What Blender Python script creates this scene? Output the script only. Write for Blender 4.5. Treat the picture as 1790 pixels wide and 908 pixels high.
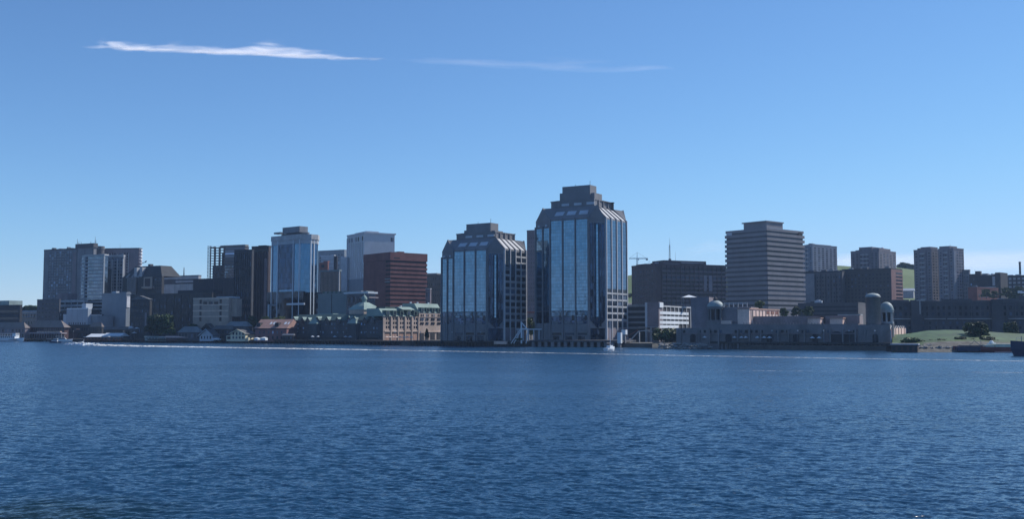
import bpy, math, random
import numpy as np
from mathutils import Vector
random.seed(7); rng = np.random.default_rng(7)
R = math.radians
for o in list(bpy.data.objects): bpy.data.objects.remove(o)
S = bpy.context.scene
C = S.collection

# ---------------------------------------------------------------- camera
F, CX, CY, HOR, CAMH = 1800.0, 895.0, 454.0, 575.0, 10.0
TH = math.atan((HOR - CY) / F)
cd = bpy.data.cameras.new('camera'); cam = bpy.data.objects.new('camera', cd); C.objects.link(cam)
cd.sensor_fit = 'HORIZONTAL'; cd.sensor_width = 36; cd.lens = 36 * F / 1790
cd.clip_start = 0.5; cd.clip_end = 60000
cam.location = (0, 0, CAMH); cam.rotation_euler = (math.pi / 2 + TH, 0, 0)
S.camera = cam

# ---------------------------------------------------------------- light
SUN_A, SUN_EL = 29.0, 42.0          # degrees behind the picture plane on the right; height
sd = Vector((math.cos(R(SUN_A)) * math.cos(R(SUN_EL)), math.sin(R(SUN_A)) * math.cos(R(SUN_EL)), math.sin(R(SUN_EL))))
w = bpy.data.worlds.new('World'); S.world = w; w.use_nodes = True
wn = w.node_tree; wn.nodes.clear()
sky = wn.nodes.new('ShaderNodeTexSky'); sky.sky_type = 'NISHITA'; sky.sun_disc = False
sky.sun_elevation = R(SUN_EL); sky.sun_rotation = R(90 - SUN_A)
sky.altitude = 2000; sky.air_density = 1.0; sky.dust_density = 0.0; sky.ozone_density = 7.5
bg = wn.nodes.new('ShaderNodeBackground'); bg.inputs['Strength'].default_value = 0.14
wo = wn.nodes.new('ShaderNodeOutputWorld')
tint = wn.nodes.new('ShaderNodeMixRGB'); tint.blend_type = 'MULTIPLY'; tint.inputs[0].default_value = 1.0; tint.inputs[2].default_value = (0.93, 1.02, 1.04, 1)   # cool white balance
wn.links.new(sky.outputs[0], tint.inputs[1])
sep = wn.nodes.new('ShaderNodeSeparateColor'); com = wn.nodes.new('ShaderNodeCombineColor'); wn.links.new(tint.outputs[0], sep.inputs[0])
def wmath(op, a, b_):            # a camera-like shoulder: the brightest band at the horizon is held back
    n = wn.nodes.new('ShaderNodeMath'); n.operation = op
    for i, x in enumerate((a, b_)):
        if isinstance(x, (int, float)): n.inputs[i].default_value = x
        else: wn.links.new(x, n.inputs[i])
    return n.outputs[0]
for ch in range(3):
    c_ = sep.outputs[ch]; q_ = wmath('POWER', wmath('DIVIDE', c_, (4.6, 5.7, 7.8)[ch]), 4.0)
    wn.links.new(wmath('DIVIDE', c_, wmath('POWER', wmath('ADD', q_, 1.0), 0.25)), com.inputs[ch])
wn.links.new(com.outputs[0], bg.inputs[0]); wn.links.new(bg.outputs[0], wo.inputs[0])
sl = bpy.data.lights.new('sun', 'SUN'); sun = bpy.data.objects.new('sun', sl); C.objects.link(sun)
sl.energy = 5.0; sl.angle = R(0.5); sl.color = (1.0, 0.94, 0.86)
sun.rotation_euler = sd.to_track_quat('Z', 'Y').to_euler(); sun.location = (400, 300, 600)
V = S.view_settings; V.view_transform = 'Standard'; V.look = 'None'; V.gamma = 1; V.use_curve_mapping = False
V.exposure = 0.05
S.cycles.max_bounces = 6; S.cycles.transparent_max_bounces = 16; S.cycles.volume_bounces = 0
S.cycles.use_denoising = True

# ---------------------------------------------------------------- helpers
def at(px, py, Y):
    """the point at world depth Y seen at a place of the photograph"""
    u, v = (px - CX) / F, (CY - py) / F
    dy = math.cos(TH) - v * math.sin(TH); dz = math.sin(TH) + v * math.cos(TH)
    t = Y / dy
    return Vector((u * t, Y, CAMH + dz * t))
def atz(px, py, z=0.0):
    u, v = (px - CX) / F, (CY - py) / F
    dy = math.cos(TH) - v * math.sin(TH); dz = math.sin(TH) + v * math.cos(TH)
    t = (z - CAMH) / dz
    return Vector((u * t, dy * t, z))

class MB:
    def __init__(s): s.v = []; s.f = []
    def poly(s, pts):
        n = len(s.v); s.v += [tuple(p) for p in pts]; s.f.append(tuple(range(n, n + len(pts)))); return s
    def box(s, x0, x1, y0, y1, z0, z1):
        n = len(s.v)
        s.v += [(x0,y0,z0),(x1,y0,z0),(x1,y1,z0),(x0,y1,z0),(x0,y0,z1),(x1,y0,z1),(x1,y1,z1),(x0,y1,z1)]
        s.f += [tuple(n + i for i in q) for q in ((3,2,1,0),(4,5,6,7),(0,1,5,4),(1,2,6,5),(2,3,7,6),(3,0,4,7))]
        return s
    def prism(s, pts, z0, z1, pts2=None):
        """pts counter-clockwise in plan; pts2 the top outline"""
        n = len(s.v); k = len(pts); p2 = pts2 or pts
        s.v += [(p[0], p[1], z0) for p in pts] + [(p[0], p[1], z1) for p in p2]
        s.f.append(tuple(n + i for i in reversed(range(k)))); s.f.append(tuple(n + k + i for i in range(k)))
        for i in range(k):
            j = (i + 1) % k; s.f.append((n + i, n + j, n + k + j, n + k + i))
        return s
    def wedge(s, prof, axis, a0, a1):
        """profile [(s,z)] swept along axis 'x' or 'y' from a0 to a1"""
        n = len(s.v); k = len(prof)
        for a in (a0, a1):
            s.v += [((a, p[0], p[1]) if axis == 'x' else (p[0], a, p[1])) for p in prof]
        s.f.append(tuple(n + i for i in range(k))); s.f.append(tuple(n + k + i for i in reversed(range(k))))
        for i in range(k):
            j = (i + 1) % k; s.f.append((n + j, n + i, n + k + i, n + k + j))
        return s
    def lathe(s, cx, cy, prof, seg=24, a0=0.0, a1=360.0):
        n = len(s.v); full = abs(a1 - a0) >= 359.9; m = seg if full else seg + 1
        for (r, z) in prof:
            for i in range(m):
                a = R(a0 + (a1 - a0) * i / seg); s.v.append((cx + r * math.cos(a), cy + r * math.sin(a), z))
        for k in range(len(prof) - 1):
            for i in range(seg):
                j = (i + 1) % m; s.f.append((n + k * m + i, n + k * m + j, n + (k + 1) * m + j, n + (k + 1) * m + i))
        return s
    def tube(s, p, q, r0, r1=None, seg=6):
        p, q = Vector(p), Vector(q); r1 = r0 if r1 is None else r1
        d = (q - p).normalized(); a = d.orthogonal().normalized(); b = d.cross(a); n = len(s.v)
        for c, r in ((p, r0), (q, r1)):
            for i in range(seg):
                t = 2 * math.pi * i / seg; s.v.append(tuple(c + a * (r * math.cos(t)) + b * (r * math.sin(t))))
        for i in range(seg):
            j = (i + 1) % seg; s.f.append((n + i, n + j, n + seg + j, n + seg + i))
        s.f.append(tuple(n + i for i in reversed(range(seg)))); s.f.append(tuple(n + seg + i for i in range(seg)))
        return s
    def mesh(s, name, smooth=False):
        me = bpy.data.meshes.new(name); me.from_pydata(s.v, [], s.f); me.update()
        if smooth: me.polygons.foreach_set('use_smooth', [True] * len(me.polygons))
        return me
    def build(s, name, mat, parent=None, smooth=False, label=None):
        me = s.mesh(name, smooth)
        me.materials.append(mat)
        o = bpy.data.objects.new(name, me); C.objects.link(o); o.parent = parent
        if label: o['label'] = label
        return o

def tag(o, label=None, cat=None, group=None, kind=None):
    if label: o['label'] = label
    if cat: o['category'] = cat
    if group: o['group'] = group
    if kind: o['kind'] = kind
    return o
def empty(name, loc, rz=0.0):
    o = bpy.data.objects.new(name, None); C.objects.link(o); o.location = loc; o.rotation_euler = (0, 0, rz)
    o.empty_display_size = 2; return o
def thing(name, label, cat, loc, rz=0.0, group=None):
    return tag(empty(name, loc, rz), label, cat, group)
def copy_tree(o, parent=None):
    c = o.copy(); C.objects.link(c); c.parent = parent
    for ch in list(o.children): copy_tree(ch, c)
    return c

# ---------------------------------------------------------------- materials
def newmat(name):
    m = bpy.data.materials.new(name); m.use_nodes = True; t = m.node_tree; t.nodes.clear()
    out = t.nodes.new('ShaderNodeOutputMaterial'); b = t.nodes.new('ShaderNodeBsdfPrincipled')
    t.links.new(b.outputs[0], out.inputs[0]); return m, t, b, out
def N(t, typ, **kw):
    n = t.nodes.new('ShaderNode' + typ)
    for k, v in kw.items():
        if k in n.inputs: n.inputs[k].default_value = v
        else: setattr(n, k, v)
    return n
def L(t, a, b): t.links.new(a, b)
def math_(t, op, a, b=None, c=None):
    n = t.nodes.new('ShaderNodeMath'); n.operation = op
    for i, x in enumerate((a, b, c)):
        if x is None: continue
        if isinstance(x, (int, float)): n.inputs[i].default_value = x
        else: L(t, x, n.inputs[i])
    return n.outputs[0]
def maprange(t, x, a, b, c, d):
    n = t.nodes.new('ShaderNodeMapRange'); L(t, x, n.inputs[0])
    for i, v in zip((1, 2, 3, 4), (a, b, c, d)): n.inputs[i].default_value = v
    return n.outputs[0]
def scale_col(t, col, fac, into):
    m = t.nodes.new('ShaderNodeVectorMath'); m.operation = 'SCALE'
    if isinstance(col, tuple): m.inputs[0].default_value = col
    else: L(t, col, m.inputs[0])
    L(t, fac, m.inputs['Scale']); L(t, m.outputs[0], into)

MATS = {}
def wall(name, col, rough=0.85, var=0.22, scale=0.12, metallic=0.0, spec=0.3):
    """matt masonry, concrete or paint: broad weathering, rain streaks, grain"""
    if name in MATS: return MATS[name]
    if max(col) - min(col) < .07: col = (col[0] * .82, col[1] * .91, col[2] * 1.0)
    m, t, b, out = newmat(name)
    tc = N(t, 'TexCoord')
    n1 = N(t, 'TexNoise', Scale=scale, Detail=6.0, Roughness=0.6); L(t, tc.outputs['Object'], n1.inputs['Vector'])
    mp = N(t, 'Mapping'); mp.inputs['Scale'].default_value = (.8, .8, 0.09); L(t, tc.outputs['Object'], mp.inputs['Vector'])
    n2 = N(t, 'TexNoise', Scale=0.9, Detail=4.0); L(t, mp.outputs[0], n2.inputs['Vector'])
    n3 = N(t, 'TexNoise', Scale=1.6, Detail=3.0); L(t, tc.outputs['Object'], n3.inputs['Vector'])
    f = math_(t, 'MULTIPLY', maprange(t, n1.outputs[0], 0.3, 0.7, 1 - var, 1 + var), maprange(t, n2.outputs[0], 0.3, 0.7, 1 - var * .35, 1 + var * .25))
    f = math_(t, 'MULTIPLY', f, maprange(t, n3.outputs[0], 0.3, 0.7, 1 - var * .5, 1 + var * .5))
    scale_col(t, col, f, b.inputs['Base Color'])
    b.inputs['Roughness'].default_value = rough; b.inputs['Metallic'].default_value = metallic
    b.inputs['Specular IOR Level'].default_value = spec
    MATS[name] = m; return m
def glass(name, col, metallic=0.85, rough=0.06, fh=3.7, fw=1.5, tilt=0.03, line=0.45, band=0.1, rnd=0.35):
    """coated glazing: floor and mullion lines, every pane leaning a hair its own way"""
    if name in MATS: return MATS[name]
    m, t, b, out = newmat(name)
    tc = N(t, 'TexCoord'); sp = N(t, 'SeparateXYZ'); L(t, tc.outputs['Object'], sp.inputs[0])
    h = math_(t, 'DIVIDE', math_(t, 'ADD', math_(t, 'MULTIPLY', sp.outputs[0], 1.0), math_(t, 'MULTIPLY', sp.outputs[1], 0.93)), fw)
    v = math_(t, 'DIVIDE', sp.outputs[2], fh)
    cell = N(t, 'CombineXYZ'); L(t, math_(t, 'FLOOR', h), cell.inputs[0]); L(t, math_(t, 'FLOOR', v), cell.inputs[1])
    oi = N(t, 'ObjectInfo'); L(t, math_(t, 'MULTIPLY', oi.outputs['Random'], 97.0), cell.inputs[2])
    wn_ = N(t, 'TexWhiteNoise', noise_dimensions='3D'); L(t, cell.outputs[0], wn_.inputs['Vector'])
    # pane tilt
    sub = N(t, 'VectorMath', operation='SUBTRACT'); L(t, wn_.outputs['Color'], sub.inputs[0]); sub.inputs[1].default_value = (.5, .5, .5)
    sc = N(t, 'VectorMath', operation='SCALE'); L(t, sub.outputs[0], sc.inputs[0]); sc.inputs['Scale'].default_value = tilt
    ge = N(t, 'NewGeometry'); wv = N(t, 'TexNoise', Scale=.09, Detail=3.0); L(t, tc.outputs['Object'], wv.inputs['Vector'])
    ws = N(t, 'VectorMath', operation='SUBTRACT'); L(t, wv.outputs['Color'], ws.inputs[0]); ws.inputs[1].default_value = (.5, .5, .5)
    wc = N(t, 'VectorMath', operation='SCALE'); L(t, ws.outputs[0], wc.inputs[0]); wc.inputs['Scale'].default_value = .05
    wa = N(t, 'VectorMath', operation='ADD'); L(t, sc.outputs[0], wa.inputs[0]); L(t, wc.outputs[0], wa.inputs[1])
    ad = N(t, 'VectorMath', operation='ADD'); L(t, ge.outputs['Normal'], ad.inputs[0]); L(t, wa.outputs[0], ad.inputs[1])
    no = N(t, 'VectorMath', operation='NORMALIZE'); L(t, ad.outputs[0], no.inputs[0]); L(t, no.outputs[0], b.inputs['Normal'])
    fl = math_(t, 'LESS_THAN', math_(t, 'FRACT', v), band)
    mu = math_(t, 'LESS_THAN', math_(t, 'FRACT', h), 0.09)
    ln = math_(t, 'MAXIMUM', fl, mu)
    shade = math_(t, 'SUBTRACT', 1.0, math_(t, 'MULTIPLY', ln, line))
    pv = maprange(t, wn_.outputs['Value'], 0, 1, 1 - rnd, 1 + rnd * .4)
    scale_col(t, col, math_(t, 'MULTIPLY', shade, pv), b.inputs['Base Color'])
    b.inputs['Metallic'].default_value = metallic
    L(t, maprange(t, ln, 0, 1, rough, rough + .08), b.inputs['Roughness'])
    MATS[name] = m; return m
def pane(name, col=(0.012, 0.017, 0.026), rough=0.12, rnd=0.9, metallic=0.0):
    """single windows: dark glass, some with blinds"""
    if name in MATS: return MATS[name]
    m, t, b, out = newmat(name)
    oi = N(t, 'ObjectInfo'); ge = N(t, 'NewGeometry')
    r = math_(t, 'FRACT', math_(t, 'ADD', math_(t, 'MULTIPLY', oi.outputs['Random'], 7.31), math_(t, 'MULTIPLY', ge.outputs['Random Per Island'], 5.17)))
    f = maprange(t, math_(t, 'POWER', r, 5.0), 0, 1, 1.0, 1.0 + 9 * rnd)
    scale_col(t, col, f, b.inputs['Base Color']); b.inputs['Roughness'].default_value = rough
    b.inputs['Metallic'].default_value = metallic; b.inputs['Specular IOR Level'].default_value = 0.2
    MATS[name] = m; return m
def leaf(name, col):
    if name in MATS: return MATS[name]
    m, t, b, out = newmat(name)
    ge = N(t, 'NewGeometry'); tc = N(t, 'TexCoord'); n = N(t, 'TexNoise', Scale=0.35, Detail=3.0); L(t, tc.outputs['Object'], n.inputs['Vector'])
    n2 = N(t, 'TexNoise', Scale=.06, Detail=5.0, Roughness=.65); L(t, tc.outputs['Object'], n2.inputs['Vector'])
    f = math_(t, 'MULTIPLY', maprange(t, ge.outputs['Random Per Island'], 0, 1, 0.6, 1.4), math_(t, 'MULTIPLY', maprange(t, n.outputs[0], 0.3, 0.7, 0.65, 1.4), maprange(t, n2.outputs[0], 0.3, 0.7, .6, 1.4)))
    scale_col(t, col, f, b.inputs['Base Color']); b.inputs['Roughness'].default_value = 0.6
    b.inputs['Specular IOR Level'].default_value = 0.25
    MATS[name] = m; return m

CONC = wall('grey_concrete', (.24, .23, .235)); CONC_L = wall('pale_concrete', (.46, .44, .43)); CONC_D = wall('dark_concrete', (.11, .105, .11))
PURP = wall('mauve_concrete', (.25, .20, .205)); TAN = wall('tan_masonry', (.36, .30, .26)); CREAM = wall('cream_stucco', (.62, .50, .43))
PINK = wall('pink_stucco', (.66, .50, .44)); WHITE = wall('white_paint', (.78, .77, .76), var=.1); OFFW = wall('off_white_panel', (.55, .56, .58), var=.1)
BRICK = wall('red_brick', (.22, .10, .085)); BRICK_D = wall('dark_brick', (.085, .062, .06)); BROWN = wall('brown_precast', (.12, .088, .084))
DARK = wall('charcoal_cladding', (.045, .045, .05)); STONE = wall('dark_stone', (.062, .059, .058)); BLUEG = wall('blue_grey_panel', (.22, .26, .31), var=.1)
SLATE = wall('slate_roof', (.13, .125, .125)); SHING = wall('brown_shingle', (.23, .185, .165)); ROOF = wall('gravel_roof', (.2, .195, .19))
COPPER = wall('copper_roof', (.28, .345, .295), var=.15); COPPER_D = wall('aged_copper', (.085, .13, .115), var=.2); GREENG = wall('green_grey_panel', (.20, .235, .235), var=.1)
STEEL = wall('painted_steel', (.16, .17, .19), rough=.5); TIMBER = wall('weathered_timber', (.075, .062, .055)); YELLOW = wall('yellow_clapboard', (.62, .60, .47), var=.1)
REDP = wall('red_paint', (.32, .07, .05)); NAVY = wall('navy_hull', (.028, .04, .085), rough=.45, var=.1); ROCK = wall('grey_rock', (.26, .24, .22), var=.4, scale=.6)
WIN = pane('window_glass'); WINL = pane('pale_window_glass', (.05, .068, .095)); TERRA = wall('terracotta_trim', (.40, .26, .21)); FOAM = wall('sea_foam', (.86, .88, .9), var=.05)
GL = glass('mirror_glass', (.115, .215, .32), fh=1.95, fw=1.3, line=.38, band=.16, tilt=.018, rnd=.2); GL_D = glass('dark_mirror_glass', (.035, .06, .115), rnd=.5); GL_B = glass('blue_tower_glass', (.078, .165, .275), fh=3.6, fw=1.2, line=.12, rnd=.15, tilt=.012)
GL_P = glass('pale_tower_glass', (.13, .175, .23), fh=3.0, fw=2.4, line=.5); GL_K = glass('smoked_glass', (.022, .034, .056), rnd=.6, line=.3)
BARK = wall('bark', (.07, .055, .045))
LEAF_D = leaf('dark_leaves', (.034, .062, .026)); LEAF_M = leaf('mid_leaves', (.055, .095, .032)); LEAF_L = leaf('light_leaves', (.085, .12, .042))
GRASSM = leaf('turf', (.042, .08, .022))

# ---------------------------------------------------------------- shore line and terrain
SH_PX = [(-1400, 592.5), (-500, 594.5), (0, 597), (250, 598.6), (440, 600), (640, 602.5), (715, 605), (930, 606.3), (1095, 607.6), (1240, 610.5), (1400, 612.5), (1555, 614), (1590, 613), (1680, 611.5), (1800, 613), (2600, 618), (3600, 622)]
SHORE = [atz(*p) for p in SH_PX]
SX = np.array([p.x for p in SHORE]); SY = np.array([p.y for p in SHORE])
INL = Vector((0.42, 0.9076, 0)); QUAY = 2.2
D_R = np.array([0, 40, 80, 140, 220, 320, 460, 650, 900, 1400, 2600, 5000]); D_H = np.array([2.2, 2.2, 2.6, 6, 12, 20, 29, 36, 40, 42, 40, 20])
def inland(x, y):
    # distance inland along INL from the shore line
    a = np.linspace(0, 1, 400); xs = np.interp(a * (len(SX) - 1), np.arange(len(SX)), SX); ys = np.interp(a * (len(SX) - 1), np.arange(len(SX)), SY)
    t = -(xs - x) * INL.y + (ys - y) * INL.x
    i = int(np.argmin(np.abs(t))); return (x - xs[i]) * INL.x + (y - ys[i]) * INL.y
def hill(x, y):
    return 54 * math.exp(-(((x - 360) / 300) ** 4) - (((y - 1380) / 150) ** 2))
def ground(x, y):
    return float(np.interp(inland(x, y), D_R, D_H)) + hill(x, y)

class Bld:
    """a building by its outline: left edge, front corner, right edge, roof line, depth and the turn of its plan"""
    def __init__(s, name, label, cat, pL, pS, pR, pT, Y, yaw, bz=None, group=None, back=None):
        phi = R(yaw); c = at(pS, pT, Y)
        s.base = ground(c.x, c.y) if bz is None else bz
        s.H = c.z - s.base; s.c = c; s.phi = phi; s.Y = Y
        s.ex = Vector((math.cos(phi), -math.sin(phi), 0)); s.ey = Vector((math.sin(phi), math.cos(phi), 0))
        s.W1 = s._w(pL, -s.ex); s.W2 = s._w(pR, s.ey) if pR > pS else (back or s.W1 * .7)
        if back and pR <= pS: s.W2 = back
        s.root = thing(name, label, cat, (c.x, c.y, s.base), -phi, group); s.cnt = {}; s.extra = {}
    def _w(s, px, d):
        k = (px - CX) / F; zc = (s.c.z - CAMH) * math.sin(TH)
        return (k * (s.c.y * math.cos(TH) + zc) - s.c.x) / (d.x - k * d.y * math.cos(TH))
    def sA(s, px): return s.W1 - s._w(px, -s.ex)
    def sB(s, px): return s._w(px, s.ey)
    def z(s, py): return at(CX, py, s.Y).z - s.base
    def box(s, name, mat, x0, x1, y0, y1, z0, z1, label=None, parent=None):
        return MB().box(x0, x1, y0, y1, z0, z1).build(name, mat, parent or s.root, label=label)
    def body(s, mat, name='wall', z0=-6, z1=None, label=None):
        return s.box(name, mat, -s.W1, 0, 0, s.W2, z0, s.H if z1 is None else z1, label)
    def parapet(s, mat, h=.8, th=.5, name='parapet', over=.12):
        m = MB(); z0, z1 = s.H - .6, s.H + h; o = over
        m.box(-s.W1 - o, o, -o, th, z0, z1); m.box(-s.W1 - o, o, s.W2 - th, s.W2 + o, z0, z1)
        m.box(-s.W1 - o, -s.W1 + th, th, s.W2 - th, z0, z1); m.box(o - th, o, th, s.W2 - th, z0, z1)
        o_ = m.build(name, mat, s.root)
        if s.H > 14 and s.W2 > 8:                     # plant units, vents and a thin mast on the flat roof
            for i in range(random.randint(2, 5)):
                w_, d_, h_ = random.uniform(1.5, 5), random.uniform(1.5, 4), random.uniform(.9, 2.3); x = -s.W1 + 2 + (s.W1 - 4 - w_) * random.random(); y = 1.2 + min(10, max(.5, s.W2 - 4 - d_)) * random.random()
                MB().box(x, x + w_, y, y + d_, s.H - .05, s.H + h_ + h * .4).build('rooftop_unit', random.choice((STEEL, CONC, CONC_D, OFFW)), s.root)
            for i in range(random.randint(0, 2)): x = -s.W1 + 2 + (s.W1 - 4) * random.random(); s.mast(x, 3 + 4 * random.random(), s.H, s.H + random.uniform(2.5, 5), .1)
        return o_
    def fbox(s, f, s0, s1, z0, z1, d0, d1, m=None):
        m = m or MB()
        if f == 'A': m.box(-s.W1 + s0, -s.W1 + s1, -d1, -d0, z0, z1)
        elif f == 'B': m.box(d0, d1, s0, s1, z0, z1)
        elif f == 'C': m.box(-s.W1 - d1, -s.W1 - d0, s0, s1, z0, z1)
        return m
    def on(s, f, name, mat, s0, s1, z0, z1, d0=-.2, d1=.05, label=None, parent=None):
        return s.fbox(f, s0, s1, z0, z1, d0, d1).build(name, mat, parent or s.root, label=label)
    def add(s, f, name, mat, s0, s1, z0, z1, d0=-.2, d1=.05):
        k = s.cnt.get(name, 0); s.cnt[name] = k + 1
        if k < 96: s.on(f, name, mat, s0, s1, z0, z1, d0, d1)
        else:
            e = s.extra.setdefault(name, (MB(), mat)); s.fbox(f, s0, s1, z0, z1, d0, d1, e[0])
    def done(s):
        for n, (m, mat) in s.extra.items(): tag(m.build(n, mat, s.root), kind='stuff')
        return s
    def grid(s, f, s0, s1, z0, z1, nx, nz, fw=.55, fh=.5, mat=None, name='window', d1=.05, skip=None):
        dx, dz = (s1 - s0) / nx, (z1 - z0) / nz
        for k in reversed(range(nz)):
            for i in range(nx):
                if skip and skip(i, k): continue
                a = s0 + dx * (i + .5 - fw / 2); b = z0 + dz * (k + .5 - fh / 2)
                s.add(f, name, mat or WIN, a, a + dx * fw, b, b + dz * fh, -.2, d1)
    def bands(s, f, s0, s1, z0, z1, n, frac=.45, mat=None, name='window_band', d1=.05):
        dz = (z1 - z0) / n
        for k in reversed(range(n)):
            b = z0 + dz * (k + .5 - frac / 2); s.add(f, name, mat or WIN, s0, s1, b, b + dz * frac, -.2, d1)
    def rings(s, mat, z0, z1, n, frac=.5, d=.4, name='spandrel'):
        dz = (z1 - z0) / n
        for k in range(n):
            b = z0 + dz * (k + .5 - frac / 2); s.box(name, mat, -s.W1 - d, d, -d, s.W2 + d, b, b + dz * frac)
    def ribs(s, f, s0, s1, n, wd, z0, z1, d1=.4, mat=None, name='rib'):
        for i in range(n):
            c = s0 + (s1 - s0) * (i / (n - 1) if n > 1 else .5); s.add(f, name, mat or CONC, c - wd / 2, c + wd / 2, z0, z1, -.2, d1)
    def gable(s, mat, rise, axis='x', over=.5, z=None, name='roof', hip=0.0):
        z = s.H if z is None else z
        x0, x1, y0, y1 = -s.W1 - over, over, -over, s.W2 + over
        m = MB()
        if axis == 'x':
            yc = (y0 + y1) / 2; a, b = (x0 + hip, yc, z + rise), (x1 - hip, yc, z + rise)
            p = [(x0, y0, z), (x1, y0, z), (x1, y1, z), (x0, y1, z)]
            m.poly([p[0], p[1], b, a]); m.poly([p[1], p[2], b]); m.poly([p[2], p[3], a, b]); m.poly([p[3], p[0], a]); m.poly(p[::-1])
        else:
            xc = (x0 + x1) / 2; a, b = (xc, y0 + hip, z + rise), (xc, y1 - hip, z + rise)
            p = [(x0, y0, z), (x1, y0, z), (x1, y1, z), (x0, y1, z)]
            m.poly([p[0], p[1], a]); m.poly([p[1], p[2], b, a]); m.poly([p[2], p[3], b]); m.poly([p[3], p[0], a, b]); m.poly(p[::-1])
        return m.build(name, mat, s.root)
    def mast(s, x, y, z0, z1, r=.12, name='antenna', mat=None):
        return MB().tube((x, y, z0), (x, y, z1), r, r * .5).build(name, mat or STEEL, s.root)
# ---------------------------------------------------------------- setting: ground, water, hills, clouds
def build_ground():
    k = 90; a = np.linspace(0, len(SX) - 1, k); xs = np.interp(a, np.arange(len(SX)), SX); ys = np.interp(a, np.arange(len(SX)), SY)
    ds = [0, 12, 25, 40, 60, 80, 110, 140, 180, 220, 270, 320, 390, 460, 520, 580, 640, 700, 760, 820, 880, 940, 1000, 1080, 1200, 1400, 1800, 2600, 5000]
    m = MB(); nr = len(ds) + 1
    for i in range(k):
        m.v.append((xs[i], ys[i], -4.0))
        for d in ds:
            x, y = xs[i] + INL.x * d, ys[i] + INL.y * d
            z = float(np.interp(d, D_R, D_H)) + hill(x, y)
            if d > 150: z += 1.2 * math.sin(x * .02 + y * .013) * min(1, (d - 150) / 300)
            m.v.append((x, y, z))
    for i in range(k - 1):
        for j in range(nr - 1):
            p = i * nr + j; m.f.append((p, p + nr, p + nr + 1, p + 1))
    mt, t, b, out = newmat('town_ground')
    ge = N(t, 'NewGeometry'); sp = N(t, 'SeparateXYZ'); L(t, ge.outputs['Position'], sp.inputs[0])
    n = N(t, 'TexNoise', Scale=.012, Detail=6.0); L(t, ge.outputs['Position'], n.inputs['Vector'])
    n2 = N(t, 'TexNoise', Scale=.25, Detail=5.0); L(t, ge.outputs['Position'], n2.inputs['Vector'])
    g = math_(t, 'GREATER_THAN', math_(t, 'ADD', sp.outputs[2], math_(t, 'MULTIPLY', n.outputs[0], 14.0)), 47.0)
    mx = N(t, 'MixRGB'); L(t, g, mx.inputs[0]); mx.inputs[1].default_value = (.09, .088, .085, 1); mx.inputs[2].default_value = (.085, .135, .04, 1)
    scale_col(t, mx.outputs[0], maprange(t, n2.outputs[0], .3, .7, .75, 1.25), b.inputs['Base Color']); b.inputs['Roughness'].default_value = .9
    tag(m.build('ground', mt), 'paved town ground rising from the quay to the green hill', None, None, 'structure')
build_ground()

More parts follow.
